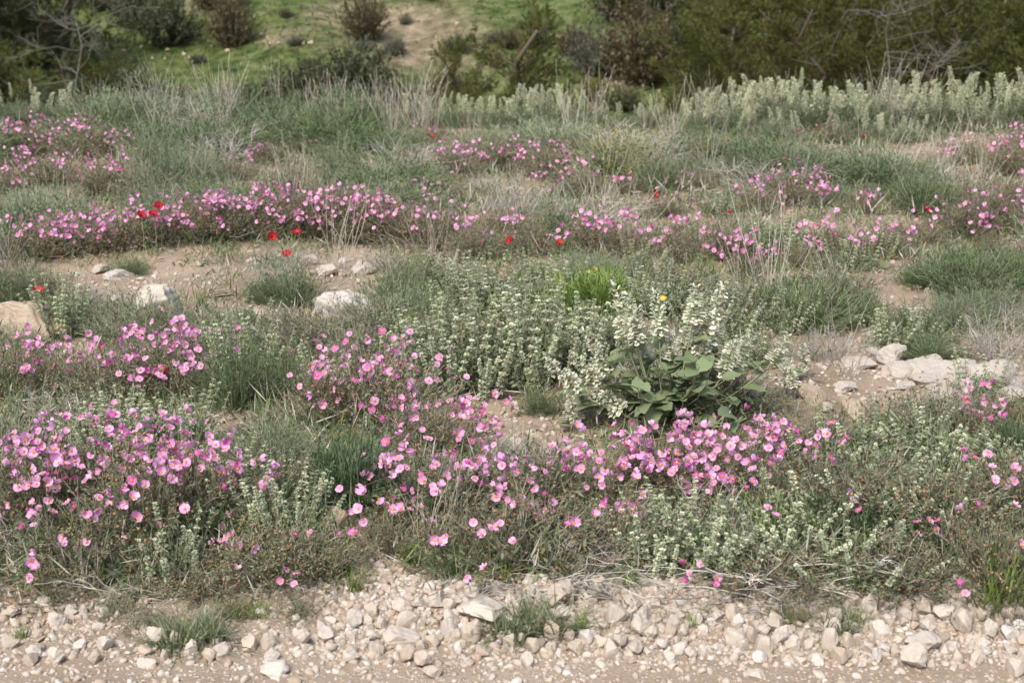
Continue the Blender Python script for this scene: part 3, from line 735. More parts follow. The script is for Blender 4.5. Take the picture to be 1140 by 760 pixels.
def mini_sage(x, y, h, n):
    p = at(x, y); o = root('sage_plant', 'slender cream sage spike on the bare soil', 'herb', 'cream sages', p, x, y)
    hh = span(p, h)
    for i in range(n):
        k = hh*.75/.16*R.uniform(.8, 1); link('flower_spike', SSP[i % 5], o, (R.normal(0, .015), R.normal(0, .015), hh*.25), (R.normal(0, .1), R.normal(0, .1), 0), (max(.8, k*.8), max(.8, k*.8), k))
    m = MB(); m.tubes(np.array([[[0, 0, 0], [0.002, 0, hh*.15], [0, 0, hh*.3]]]), np.array([.003, .0025, .002]), MT['sage_stem']); link('stem', m.mesh('sage_stem'), o)
    for i in range(5):
        th = R.uniform(0, 6.28); fr = frames(np.array([[math.cos(th), math.sin(th), .4]]))[0]
        link('leaf', SLF[i % 3], o, np.array([0, 0, .02])+fr[:, 1]*.02, Matrix(fr.tolist()).to_euler(), (.5,)*3)
mini_sage(899, 424, 42, 1); mini_sage(868, 440, 48, 2); mini_sage(640, 480, 50, 2)

# ------------------------------------------------------------------ pale ridge plants
def ridge(x, y, w, h, n, look):
    p = at(x, max(y, 142)); o = root('pale_ridge_plant', look, 'plant', 'pale spiked plants along the ridge', p, x, y)
    sx = span(p, w)/.6; sz = span(p, h)/.3
    k = FEG[int(R.integers(4))]
    link('twig_frame', k['tw'], o, scale=(sx, sx, sz*.7)); link('foliage', k['fo'], o, scale=(sx, sx, sz*.7))
    h *= 1.18; KEEP.append((x, y, w, 26)); W, Hh = span(p, w), span(p, h)
    for i in range(n):
        th = R.uniform(0, 6.28); r_ = math.sqrt(R.random())*.5; l = Hh*R.uniform(.30, .62)
        link('flower_spike', RSP[int(R.integers(5))], o, (W*r_*math.cos(th), .7*W*r_*math.sin(th), (Hh-l)*R.uniform(.5, 1.1)*(1-.5*r_)), (R.normal(0, .14), R.normal(0, .14), R.uniform(0, 6)), (l/.34*R.uniform(.85, 1.2),)*2+(l/.34,))
for x, y, w, h, n in [(18, 122, 64, 48, 7), (62, 124, 70, 44, 7)]:
    ridge(x, y, w, h, n, 'pale spiked plant beside the brown thicket')
for x, y, w, h, n in [(475, 138, 70, 36, 14), (515, 140, 70, 34, 12), (550, 138, 60, 34, 12), (585, 138, 70, 42, 16), (625, 138, 64, 40, 14), (670, 138, 50, 28, 7), (725, 140, 60, 30, 8)]:
    ridge(x, y, w, h, n, 'short pale spiked plant on the crest')
for x, y, w, h, n in [(775, 150, 60, 40, 10), (812, 148, 70, 48, 14), (850, 145, 80, 54, 16), (892, 146, 80, 58, 16), (935, 148, 80, 48, 15), (975, 148, 80, 50, 15), (1015, 146, 80, 52, 14), (1050, 145, 70, 60, 12), (1090, 146, 80, 44, 12), (1130, 146, 80, 58, 14), (860, 156, 80, 34, 10), (950, 158, 80, 34, 10), (1010, 158, 70, 30, 8)]:
    ridge(x, y, w, h, n, 'tall pale spiked plant before the pines')

# ------------------------------------------------------------------ green, olive, twiggy shrubs (placed)
for a in [(440, 350, 120, 60), (405, 372, 90, 46), (470, 370, 80, 40), (325, 340, 90, 50), (290, 335, 60, 30), (265, 450, 110, 80), (320, 445, 80, 60), (900, 362, 150, 56), (850, 350, 80, 46), (960, 360, 70, 44), (1075, 335, 130, 72), (1020, 318, 60, 34), (1130, 330, 80, 66), (25, 340, 80, 40), (90, 300, 60, 30), (145, 305, 60, 26), (510, 640, 90, 50), (1010, 375, 70, 40), (600, 460, 60, 40), (120, 520, 60, 30), (1040, 400, 90, 36)]:
    simple(FEA, 'green_shrub', 'soft green shrub with fine leaves', 'shrub', 'fine leaved green shrubs', *a)
for a in [(320, 215, 170, 52), (385, 205, 170, 58), (440, 222, 150, 46), (290, 190, 130, 44), (250, 205, 140, 40), (840, 190, 170, 52), (920, 185, 180, 56), (1000, 192, 170, 56), (880, 205, 140, 40), (1045, 205, 130, 46), (960, 210, 130, 40), (560, 160, 150, 34), (640, 170, 130, 36), (360, 165, 150, 36), (450, 170, 130, 36), (1080, 160, 120, 30)]:
    simple(FEA, 'green_shrub', 'rounded feathery green bush', 'shrub', 'fine leaved green shrubs', a[0], a[1], a[2], a[3]*1.22)
for a in [(395, 560, 110, 80), (370, 540, 60, 50), (230, 600, 80, 50), (950, 600, 120, 60), (1125, 520, 60, 55), (30, 270, 70, 40)]:
    simple(DKN, 'rosemary_shrub', 'dark green shrub with narrow upright leaves', 'shrub', 'dark narrow leaved shrubs', *a, r0=.2, h0=.26)
for a in [(690, 195, 130, 60), (745, 190, 110, 58), (640, 180, 70, 36), (35, 132, 110, 40), (90, 142, 60, 26), (1050, 120, 70, 22), (780, 180, 60, 40)]:
    simple(OLV, 'olive_shrub', 'olive yellow shrub with bare grey twigs', 'shrub', 'olive shrubs below the ridge', *a)
for a in [(925, 400, 110, 50), (885, 400, 60, 40), (1110, 400, 110, 60), (230, 240, 100, 40), (280, 290, 90, 40), (640, 285, 90, 40), (540, 300, 60, 26), (720, 235, 80, 30), (330, 300, 80, 34), (60, 470, 110, 50), (1060, 460, 100, 40), (430, 300, 80, 30), (1000, 120, 110, 46), (720, 200, 100, 54), (540, 215, 60, 26), (860, 265, 70, 30), (790, 260, 80, 34), (1130, 440, 60, 50), (240, 500, 70, 30), (30, 620, 110, 60), (660, 640, 120, 60), (180, 235, 60, 30)]:
    simple(TWG, 'twig_shrub', 'dry grey shrub of bare twigs', 'shrub', 'dry twig shrubs', *a, r0=.26, h0=.33)
for a in [(660, 345, 110, 50), (630, 352, 60, 36), (455, 384, 60, 40), (680, 350, 60, 40), (460, 625, 40, 30), (155, 620, 40, 40)]:
    simple(GRS, 'leafy_clump', 'fresh green clump of long leaves', 'plant', 'fresh green clumps', *a, r0=.24, h0=.24)

# ------------------------------------------------------------------ tufts, straps, stalks, dead branches
for x, y, s in [(1110, 680, 1.2), (1128, 672, 1.0), (25, 712, .35), (648, 706, .5), (575, 722, .35), (565, 650, .5), (395, 660, .6), (375, 640, .8), (770, 700, .35), (880, 696, .4), (265, 690, .5), (290, 688, .5), (960, 700, .4), (310, 620, .5), (700, 655, .5)]:
    single(TUF, 'grass_tuft', 'bright green grass tuft in the stones', 'grass', 'green grass tufts', x, y, s)
for x, y, s in [(205, 722, 1.0), (230, 718, 1.1), (190, 716, .8), (585, 708, 1.2), (610, 704, 1.1), (560, 712, .9), (925, 706, .8), (945, 700, .7), (180, 722, .7)]:
    single(TUM, 'grass_mat', 'low matted grey green grass tuft', 'grass', 'matted grass tufts', x, y, s)
for x, y, s in [(825, 636, .62), (852, 612, .6), (1098, 650, .6)]:
    single(STR, 'strap_leaf_plant', 'plant with long bright strap leaves', 'plant', 'strap leaved plants', x, y, s)
for i in range(46):
    x = R.uniform(100, 480) if i < 34 else R.uniform(620, 1130); y = R.uniform(128, 160)
    single(STK, 'dry_stalk_tuft', 'tuft of tall bare dry stalks', 'grass', 'dry stalk tufts', x, y, R.uniform(.7, 1.15))
for x, y, s in [(700, 270, .9), (260, 230, .7), (380, 300, .8), (330, 240, .7), (830, 340, .7), (860, 330, .9), (720, 150, .6), (1050, 200, .9), (990, 215, .9), (960, 200, .7), (880, 200, .8), (610, 180, .8), (660, 240, .8), (445, 330, .5), (480, 290, .6), (220, 210, .7), (150, 220, .7), (60, 250, .7), (10, 300, .6), (560, 260, .6), (920, 340, .6), (790, 200, .8), (820, 190, .7), (1090, 210, .8), (945, 420, .5), (410, 250, .5), (480, 620, .45), (510, 600, .4), (230, 420, .45), (330, 200, .6), (520, 170, .7), (100, 660, .35)]:
    single(STK[:3], 'dry_stalk_tuft', 'sparse tuft of thin dry stalks', 'grass', 'dry stalk tufts', x, y, s)
for x, y, s, rz in [(790, 668, 1.0, .1), (900, 672, 1.0, 2.9), (850, 655, 1.1, .2), (970, 655, .9, .4), (1040, 650, .9, 2.8), (700, 660, .9, 3.3), (560, 655, .8, .1), (470, 672, .7, .3), (130, 690, .8, .6), (200, 672, .9, 2.6), (60, 640, .8, 2.9), (280, 668, .7, .2), (940, 660, 1.0, 3.0), (820, 660, 1., 3.2), (1010, 660, .8, .1)]:
    single(DBR, 'dead_branch', 'fallen bare grey branch on the ground', 'branch', 'fallen branches at the gravel edge', x, y, s*.8, rz)

# ------------------------------------------------------------------ red and yellow flowers
def red_flower(x, y, hpx=16, s=1.):
    hpx *= 1.45; s *= .82
    p = at(x, y+hpx); o = root('red_flower', 'scarlet wild flower on thin stalk', 'flower', 'red wild flowers', p, x, y)
    hh = span(p, hpx); r_ = .034*s
    m = MB(); t = np.linspace(0, 1, 5)[:, None]; m.tubes((np.array([[0, 0, hh]])*t+np.array([[.006, 0, 0]])*np.sin(t*3))[None], np.full(5, .0016), MT['sage_stem'], 4); link('stem', m.mesh('flower_stem'), o)
    v, f = ico(1); m = MB(); m.add(v*[.007, .007, .006]*s, [f], MT['black'])
    tilt = (R.uniform(.2, .9), R.normal(0, .3), 0)
    link('flower_centre', m.mesh('dark_eye'), o, (0, 0, hh+.006), tilt)
    for k in range(6):
        U = np.linspace(.05, 1, 5); W = np.array([.3, .75, 1, .9, .4])*r_*.45; vs = []
        for ui, u in enumerate(U):
            for w in (-1, 0, 1): vs.append((W[ui]*w, u*r_*.85, .55*r_*u*u+.12*r_*w*w*u))
        m = MB(); m.add(vs, [np.array([(i*3+j, i*3+j+1, i*3+j+4, i*3+j+3) for i in range(4) for j in range(2)])], MT['red'])
        e = Euler(tilt).to_matrix() @ Matrix.Rotation(k*PI/3+R.normal(0, .1), 3, 'Z')
        link('petal', m.mesh('red_petal'), o, (0, 0, hh), e.to_euler())
for a in [(180, 230, 34), (160, 240, 30), (174, 239, 31), (304, 264, 20), (332, 260, 22), (320, 284, 14), (45, 324, 18), (182, 412, 26, .9), (568, 268, 18, .8), (623, 272, 16, .85), (728, 217, 12), (903, 264, 14, .8), (1030, 234, 14, .8), (812, 237, 12, .7), (960, 152, 10, .8), (808, 158, 10, .7), (700, 508, 16, .6), (148, 168, 12, .8), (1002, 196, 12, .7), (480, 153, 12, 1.)]:
    red_flower(*a)
def yellow_flower(x, y, hpx=14, s=1.):
    hpx *= 1.5; s *= .68
    p = at(x, y+hpx); o = root('yellow_flower', 'small bright yellow daisy like flower', 'flower', 'yellow wild flowers', p, x, y)
    hh = span(p, hpx)
    m = MB(); m.tubes(np.array([[[0, 0, 0], [.003, 0, hh*.5], [0, 0, hh]]]), np.full(3, .0014), MT['sage_stem'], 4); link('stem', m.mesh('flower_stem'), o)
    m = MB(); n = 11; th = np.arange(n)*6.283/n; d = np.stack([np.cos(th), np.sin(th), np.full(n, .25)], -1)
    m.inst(*KITE, d*.002, frames(d), np.stack([np.full(n, .008*s), np.full(n, .017*s), np.full(n, .01)], -1), MT['yellow'])
    tl = (R.uniform(.3, 1), 0, 0); link('petal_ring', m.mesh('yellow_petals'), o, (0, 0, hh), tl)
    v, f = ico(1); m = MB(); m.add(v*[.006, .006, .003]*s, [f], MT['stamen']); link('flower_centre', m.mesh('yellow_disc'), o, (0, 0, hh+.001), tl)
for a in [(655, 302, 22), (662, 299, 22), (671, 314, 18), (658, 304, 20), (737, 331, 22), (834, 352, 16, .7), (344, 345, 12, .7), (350, 351, 10, .7), (312, 563, 14, .7), (145, 412, 12, .6), (160, 472, 10, .6), (62, 502, 10, .6), (655, 508, 12, .6), (50, 620, 12, .6), (470, 205, 10, .8), (152, 166, 10, .8), (1020, 556, 12, .6)]:
    yellow_flower(*a)

# ------------------------------------------------------------------ rocks
def rockmesh(seed, sub, mat, **kw):
    v, f = rock_shape(np.random.default_rng(seed), sub, **kw); mb = MB(); mb.add(v, [f], mat); return mb.mesh('rock')
BIG = [rockmesh(800+i, 5, MT['rock'], cuts=13, soft=.9, rough=.035) for i in range(5)]
BIGT = [rockmesh(820+i, 5, MT['rock_tan'], cuts=13, soft=.9, rough=.035) for i in range(3)]
COB = [rockmesh(840+i, 4, MT['stone'], cuts=13, soft=.93, rough=.035) for i in range(16)]
ROCKS = []
def rock(meshes, name, look, group, x, y, w, h, rz=None, flat=.3):
    """rock whose silhouette is centred on pixel (x, y)"""
    p = at(x, y+h*.35); W = span(p, w)/2; Hh = span(p, h)
    hz = Hh*.66
    o = link(name, meshes[int(R.integers(len(meshes)))], None, (p.x, p.y, p.z+hz*(.78 if name == 'cobble' else .55)), (R.normal(0, .1), R.normal(0, .1), R.uniform(0, 6.28) if rz is None else rz), (W*.98, W*R.uniform(.7, .95), hz))
    ROCKS.append((p.x, p.y, W)); return register(o, look, 'rock', group, x, y)
for m, look, x, y, w, h in [
    (BIGT[:1], 'large tan orange stained rock', 28, 359, 84, 36), (BIG[:1], 'rounded cream boulder', 174, 345, 70, 38), (BIG[1:2], 'blocky white limestone rock', 384, 352, 76, 38),
    (BIG, 'small white rock chunk', 440, 358, 20, 14), (BIG, 'low pale stone', 282, 293, 18, 9), (BIG, 'low pale stone', 345, 290, 20, 9), (BIGT, 'low brown stone', 318, 288, 20, 9),
    (BIG, 'sharp edged pale block', 995, 396, 34, 22), (BIG, 'pale flat stone', 973, 394, 24, 12), (BIG, 'long low limestone slab', 1020, 410, 64, 14), (BIG, 'pale flat stone', 1072, 407, 24, 14), (BIG, 'long low limestone slab', 1088, 420, 60, 20),
    (BIG, 'pale flat stone', 1130, 428, 40, 16), (BIGT, 'tilted tan slab', 902, 440, 36, 20), (BIGT, 'rough tan rock', 950, 456, 34, 24), (BIGT, 'long tan slab in the herbs', 958, 490, 66, 20), (BIG, 'pale flat stone', 1055, 440, 36, 14),
    (BIG, 'pale flat stone', 1010, 430, 26, 10), (BIG, 'pale flat stone', 940, 430, 24, 10), (BIG, 'small white rock chunk', 690, 472, 20, 14), (BIG, 'pale rock leaning in the flowers', 345, 426, 36, 22), (BIGT, 'low brown stone', 292, 352, 30, 12),
    (BIG, 'pale flat stone', 366, 302, 30, 10), (BIG, 'pale flat stone', 130, 306, 34, 9), (BIG, 'pale flat stone', 110, 300, 20, 8), (BIGT, 'small upright tan stone', 1035, 332, 14, 16), (BIGT, 'rounded tan stone by the shrub', 374, 578, 26, 24),
    (BIGT, 'low brown stone', 910, 256, 22, 12), (BIG, 'pale flat stone', 1040, 418, 30, 12), (BIG, 'pale flat stone', 880, 428, 22, 10), (BIGT, 'low brown stone', 985, 447, 22, 12), (BIG, 'low pale stone', 405, 300, 26, 12), (BIGT, 'low brown stone', 245, 325, 26, 10),
    (BIGT, 'low brown stone', 575, 460, 16, 8), (BIG, 'low pale stone', 545, 480, 14, 8), (BIG, 'low pale stone', 95, 412, 26, 12), (BIGT, 'low brown stone', 1015, 345, 14, 8), (BIG, 'low pale stone', 920, 455, 18, 8), (BIG, 'broken pale ledge stone', 1000, 412, 40, 14), (BIG, 'broken pale ledge stone', 1050, 412, 46, 14), (BIG, 'broken pale ledge stone', 1110, 412, 50, 16), (BIG, 'broken pale ledge stone', 1030, 424, 44, 12), (BIG, 'broken pale ledge stone', 1075, 430, 46, 13), (BIG, 'broken pale ledge stone', 1120, 440, 44, 13), (BIG, 'broken pale ledge stone', 960, 405, 40, 12)]:
    rock(m, 'limestone_rock', look, 'rocks among the plants', x, y, w*1.15, h*(1.15 if y < 380 else .95), R.normal(0, .25))
fix = [(65, 693, 35, 16), (50, 671, 24, 10), (13, 683, 25, 12), (78, 683, 20, 12), (10, 718, 26, 14), (37, 735, 26, 14), (280, 719, 24, 16), (299, 716, 24, 18), (247, 726, 28, 14), (307, 746, 40, 16), (370, 693, 16, 10), (363, 710, 24, 16), (340, 723, 18, 10),
       (393, 693, 26, 20), (415, 682, 22, 16), (452, 692, 32, 18), (447, 673, 30, 12), (487, 670, 26, 18), (523, 663, 24, 14), (537, 680, 66, 20), (447, 712, 46, 20), (482, 715, 24, 14), (623, 664, 42, 24), (667, 657, 34, 22), (655, 669, 24, 14), (687, 687, 28, 24), (622, 685, 30, 14), (636, 671, 15, 16), (703, 671, 26, 16), (723, 707, 18, 16), (705, 723, 26, 14), (483, 750, 30, 14), (538, 727, 28, 12), (600, 671, 18, 10),
       (965, 677, 26, 24), (980, 665, 18, 14), (1068, 650, 28, 18), (1005, 685, 22, 16), (1050, 683, 30, 16), (1072, 697, 36, 26), (977, 703, 34, 18), (1103, 705, 24, 20), (1027, 718, 46, 20), (1018, 735, 34, 24), (982, 723, 26, 14), (850, 722, 28, 24), (823, 695, 20, 14), (838, 683, 16, 14), (797, 687, 24, 14), (875, 703, 22, 12), (962, 690, 20, 12), (1048, 710, 20, 16), (947, 697, 22, 10), (840, 753, 30, 12), (90, 720, 20, 10), (110, 700, 18, 10), (165, 740, 24, 10)]
used = []
def free(x, y, r):
    for a, b, c in used:
        if (a-x)**2+((b-y)*1.9)**2 < ((c+r)*.74)**2: return False
    return True
def cob(x, y, w, h):
    big = 'large' if w >= 28 else 'medium' if w >= 18 else 'small'
    fl = 'flat' if h/w < .55 else 'chunky' if h/w > .75 else 'rounded'
    used.append((x, y, w/2))
    return rock(COB, 'cobble', f'{big} {fl} limestone cobble', 'cobbles in the gravel strip', x, y, w, h)
for x, y, w, h in fix: cob(x, y, w, h)
def band(x):  # top and bottom pixel rows of the cobble strip
    return (np.interp(x, [0, 100, 200, 330, 400, 520, 700, 800, 900, 950, 1140], [665, 680, 715, 705, 680, 660, 662, 682, 700, 668, 672]),
            np.interp(x, [0, 140, 200, 340, 420, 800, 1140], [745, 735, 735, 735, 738, 738, 750]))
n = 0; tries = 0
while n < 236 and tries < 30000:
    tries += 1
    x = R.uniform(-10, 1150); t, b_ = band(x); y = t+(b_-t)*R.beta(1.1, 1.5)
    if 120 < x < 365 and R.random() < .9: continue
    if x < 140 and R.random() < .8: continue
    w = float(np.clip(R.lognormal(2.88, .32), 11, 36)) if tries < 9000 else R.uniform(8, 13)
    if not free(x, y, w/2): continue
    cob(x, y, w, w*R.uniform(.62, .95)); n += 1

# ------------------------------------------------------------------ gravel (stuff)
def bare(px, py):
    """how bare the soil is at a photo pixel on the near slope, 0..1"""
    b = np.zeros_like(px)
    for x0, y0, rx, ry, w in [(150, 318, 110, 20, .9), (390, 305, 60, 26, .9), (300, 345, 60, 16, .8), (395, 330, 40, 22, .9), (565, 478, 85, 36, 1.), (245, 490, 34, 34, .9), (1000, 425, 200, 40, 1.), (1015, 330, 50, 34, 1.), (930, 445, 80, 40, .9),
                              (440, 632, 62, 26, .8), (300, 410, 40, 16, .6), (830, 400, 50, 20, .5), (960, 385, 60, 26, .9), (80, 405, 60, 14, .6), (900, 255, 40, 8, .6), (730, 240, 60, 8, .5), (350, 590, 40, 20, .6), (560, 620, 40, 14, .4), (600, 440, 40, 20, .5)]:
        b = np.maximum(b, w*np.clip(1.6-1.1*np.sqrt(((px-x0)/rx)**2+((py-y0)/ry)**2), 0, 1))
    return b
V1, F1 = ico(1); V0, F0 = ico(0)
def pebbles(mb, x, y, s, tv, tf):
    n = len(x); z = g(x, y)+np.where(y < track_edge(x), .006, 0)
    q = unit(R.normal(0, 1, (n, 3))); fr = frames(q)
    sc = s[:, None]*R.uniform(.6, 1.1, (n, 3))*[1, 1, .7]
    pos = np.stack([x, y, z+s*.15], -1)
    mb.inst(tv, [tf], pos, fr, sc, MT['pebble'])
mb = MB()
for k in range(6):
    tv, _ = rock_shape(np.random.default_rng(900+k), 1, cuts=7, soft=.8, rough=.05)
    n = 4200; x = R.uniform(-2.1, 2.1, n); y = 3.36-R.uniform(0, 1, n)**1.1*.70
    a, b_, _d = proj(x, y, g(x, y)); kp = (R.random(n) < .16) | ((a > 350+R.normal(0, 30, n)) & (b_ < 738+R.normal(0, 8, n))) | ((a < 130) & (b_ < 735) & (R.random(n) < .35)); x, y = x[kp], y[kp]; n = len(x)
    pebbles(mb, x, y, np.clip(R.lognormal(-4.78, .36, n), .005, .017), tv, F1)
for k in range(4):
    tv, _ = rock_shape(np.random.default_rng(920+k), 0, cuts=3, soft=.6, rough=.05)
    n = 6500; x = R.uniform(-2.3, 2.3, n); y = R.uniform(2.2, 3.4, n)
    pebbles(mb, x, y, np.clip(R.lognormal(-5.6, .4, n), .002, .008), tv, F0)
stuff(link('gravel', mb.mesh('gravel')))
mb = MB()
for k in range(4):
    tv, _ = rock_shape(np.random.default_rng(940+k), 1, cuts=7, soft=.8, rough=.05)
    n = 7000; y = 3.4+R.uniform(0, 1, n)**1.3*6; x = R.uniform(-.45, .45, n)*(y+.6)
    a, b_, _d = proj(x, y, g(x, y)); kp = R.random(n) < bare(a, b_)*.75+.03
    x, y = x[kp], y[kp]; pebbles(mb, x, y, np.clip(R.lognormal(-4.75, .5, len(x)), .004, .03), tv, F1)
stuff(link('rubble', mb.mesh('rubble')))

# ------------------------------------------------------------------ undergrowth (stuff)
def cover(name, mats, n, ln, wd, up, y0=3.2, y1=13.4, pw=1.4, thr=1., tpl=KITE, clump=.05, per=12):
    mb = MB()
    m = n//per
    y = y0+(y1-y0)*R.uniform(0, 1, m)**pw; x = R.uniform(-.44, .44, m)*(y+1.2)
    a, b_, _d = proj(x, y, g(x, y)); br = bare(a, b_)
    kp = (R.random(m) > br*thr) & (y > track_edge(x)+.02)
    x, y = x[kp], y[kp]; m = len(x)
    which = R.integers(0, len(mats), m)
    for i, mt in enumerate(mats):
        s = which == i; xx = np.repeat(x[s], per); yy = np.repeat(y[s], per); N = len(xx)
        xx = xx+R.normal(0, clump, N); yy = yy+R.normal(0, clump, N)
        d = np.stack([R.normal(0, 1, N), R.normal(0, 1, N), np.abs(R.normal(up, .5, N))], -1)
        l = R.uniform(*ln, N); w = R.uniform(*wd, N)
        z = g(xx, yy)+R.uniform(0, .5, N)*l
        mb.inst(*tpl, np.stack([xx, yy, z], -1), frames(d, R.uniform(-1, 1, N)), np.stack([w*1.3, l, w*1.5], -1), MT[mt])
    return stuff(link(name, mb.mesh(name)))
cover('low_grass', ['grassgrey', 'straw', 'grassgrey', 'feather', 'grass', 'feather'], 76000, (.04, .11), (.0025, .005), 1.3, thr=1.25)
cover('ground_litter', ['straw', 'twig', 'sepal', 'rr_leaf'], 50000, (.03, .09), (.0018, .004), .35, thr=1.1)
cover('ground_herbage', ['rr_leaf', 'silver_leaf', 'feather_grey', 'dark_needle'], 90000, (.015, .04), (.005, .010), .9, thr=1.3, clump=.04, per=20)
cover('far_scrub_grass', ['feather_grey', 'grassgrey', 'straw'], 7000, (.06, .15), (.003, .006), 1.3, y0=7.5, y1=13.4, pw=1., clump=.10)

# ------------------------------------------------------------------ filler shrubs over the slope
pts = []
def fill(n, ylo, yhi, rmin, fn, tol=.5, wide=.40):
    k = 0; t = 0
    while k < n and t < n*60:
        t += 1
        y = R.uniform(ylo, yhi); x = R.uniform(-wide, wide)*(y+.4)
        a, b_, d = proj(x, y, float(g(x, y)))
        if bare(np.array([a]), np.array([b_]))[0] > tol: continue
        if any(abs(a-q[0]) < q[2]*.5+8 and -8 < b_-q[1] < q[3]*.9 for q in KEEP): continue
        if any((x-q[0])**2+(y-q[1])**2 < (rmin*.5+q[2]*.3)**2 for q in pts): continue
        if any((x-q[0])**2+(y-.1-q[1])**2 < (q[2]+.12)**2 for q in ROCKS): continue
        pts.append((x, y, rmin)); fn(float(a), float(b_), d); k += 1
def f_near(a, b_, d):
    q = R.random(); w = R.uniform(.28, .46)*F/d; h = R.uniform(.12, .2)*F/d
    if q < .62: simple(WIR, 'wiry_shrub', 'low wiry grey brown shrub', 'shrub', 'low wiry shrubs', a, b_, w, h, .25, .2)
    elif q < .85: simple(FEG, 'grey_shrub', 'low grey green shrub', 'shrub', 'grey green shrubs', a, b_, w, h)
    else: simple(TWG, 'twig_shrub', 'low tangle of bare grey twigs', 'shrub', 'dry twig shrubs', a, b_, w, h, .26, .33)
fill(26, 3.30, 3.8, .2, f_near, .3)
fill(62, 3.7, 6.4, .26, f_near, .2)
for a in [(215, 706, 80, 24), (165, 700, 80, 28), (335, 684, 80, 30), (130, 684, 70, 26), (885, 690, 80, 24), (940, 688, 80, 26), (1120, 692, 70, 34), (785, 684, 70, 22), (255, 690, 70, 30), (60, 668, 80, 26)]: simple(WIR, 'wiry_shrub', 'low sprawling shrub spilling onto stones', 'shrub', 'low wiry shrubs', *a, r0=.25, h0=.2)
def f_mid(a, b_, d):
    q = R.random(); w = R.uniform(.4, .75)*F/d; h = R.uniform(.16, .30)*F/d
    if q < .5: simple(FEG, 'grey_shrub', 'grey green feathery shrub', 'shrub', 'grey green shrubs', a, b_, w, h)
    elif q < .75: simple(FEA, 'green_shrub', 'small soft green shrub', 'shrub', 'fine leaved green shrubs', a, b_, w, h)
    elif q < .88: simple(WIR, 'wiry_shrub', 'wiry brown shrub', 'shrub', 'low wiry shrubs', a, b_, w, h, .25, .2)
    else: simple(TWG, 'twig_shrub', 'bare grey twig shrub', 'shrub', 'dry twig shrubs', a, b_, w, h, .26, .33)
fill(80, 6.2, 9.6, .42, f_mid, .22)
def f_far(a, b_, d):
    q = R.random(); w = R.uniform(.7, 1.15)*F/d; h = R.uniform(.18, .42)*F/d
    mid = (800 < a < 1060 or 280 < a < 480 or 100 < a < 200)
    if q < (.3 if mid else .55): simple(FEG, 'grey_shrub', 'broad grey green feathery shrub', 'shrub', 'grey green shrubs', a, b_, w, h)
    elif q < .85: simple(FEA, 'green_shrub', 'broad soft green shrub', 'shrub', 'fine leaved green shrubs', a, b_, w, h)
    else: simple(TWG, 'twig_shrub', 'pale tangle of dead twigs', 'shrub', 'dry twig shrubs', a, b_, w*.8, h*1.2, .26, .33)
fill(120, 9.2, 12.6, .55, f_far, .9)

# ------------------------------------------------------------------ valley and hillside
def p_pine(rng, mat, hgt=5.5, rad=2.4, nl=46, tufts=3000, spread=.30):
    out = []; tr = np.array([[rng.normal(0, .06)*k, rng.normal(0, .06)*k, hgt*.96*k/7] for k in range(8)])
    limbs = []
    for i in range(nl):
        u = rng.uniform(.12, .98); k = u*7; b = tr[int(k)]+(tr[min(7, int(k)+1)]-tr[int(k)])*(k-int(k))
        th = rng.uniform(0, 6.28); l = rad*(1.05-.62*u)*rng.uniform(.6, 1.1)
        o2 = []; grow(rng, b, (math.cos(th), math.sin(th), .28), l, .03*(1.1-u)+.008, 1, o2, 5, .25, (3, 5), .5, .5, .12); limbs += o2
    a = MB(); a.tubes(tr[None], np.linspace(.12, .03, 8), MT['bark'], 8)
    c = MB(); add_grown(c, limbs, MT['bark'], 4)
    paths = np.array([o[0] for o in limbs])
    p, d = sample(rng, paths, tufts, .3, 1.02); p = p+rng.normal(0, spread*.3, p.shape)
    per = 9; P = np.repeat(p, per, 0); D = np.repeat(d, per, 0)+rng.normal(0, .75, (tufts*per, 3))+[0, 0, .25]; n = len(P)
    b = MB(); l = rng.uniform(.08, .15, n); b.inst(*KITE, P+rng.normal(0, .02, P.shape), frames(D, None, rng), np.stack([rng.uniform(.009, .016, n), l, l], -1), MT[mat])
    return dict(trunk=a.mesh('pine_trunk'), limbs=c.mesh('pine_limbs'), crown=b.mesh('pine_crown'))
PIN = [p_pine(np.random.default_rng(1000+i), 'pine') for i in range(3)]
PID = [p_pine(np.random.default_rng(1010+i), 'pine_dark', 5.5, 2.3, 56, 4200) for i in range(2)]
PIY = [p_pine(np.random.default_rng(1020), 'pine', 3.0, 1.35, 24, 520, .25)]
def xdir(px, Y):
    return (px-570)/F*(Y*cp+4*sp)
def pine(kinds, look, px_, Y, s, py_=60, name='pine_tree', sz=None):
    x = xdir(px_, Y); z = float(g(x, Y)); k = kinds[int(R.integers(len(kinds)))]
    o = root(name, look, 'tree', 'pines in the valley', (x, Y, z-.05), px_, py_, R.uniform(0, 6.28))
    s3 = (s, s, sz or s)
    link('trunk', k['trunk'], o, scale=s3); link('limb_frame', k['limbs'], o, scale=s3); link('crown', k['crown'], o, scale=s3)
    return o
for px_, Y, s in [(830, 40, 1.0), (905, 36, 1.05), (985, 39, 1.1), (1060, 35, 1.05), (1130, 38, 1.15), (1190, 36, 1.1), (800, 46, 1.1), (860, 48, 1.2), (1000, 52, 1.3), (1080, 53, 1.3), (1150, 50, 1.2), (790, 42, .8), (870, 42, 1.0), (1170, 44, 1.2), (920, 52, 1.2), (945, 44, 1.15), (1020, 45, 1.2), (1100, 46, 1.2)]:
    pine(PIN, 'olive green pine with grey inner limbs', px_, Y, s)
for px_, Y, s in [(10, 52, 1.15), (-55, 50, 1.2), (75, 56, 1.0), (760, 54, .85), (800, 50, .9), (-100, 46, 1.1)]:
    pine(PID, 'dark crowned pine on the valley side', px_, Y, s)
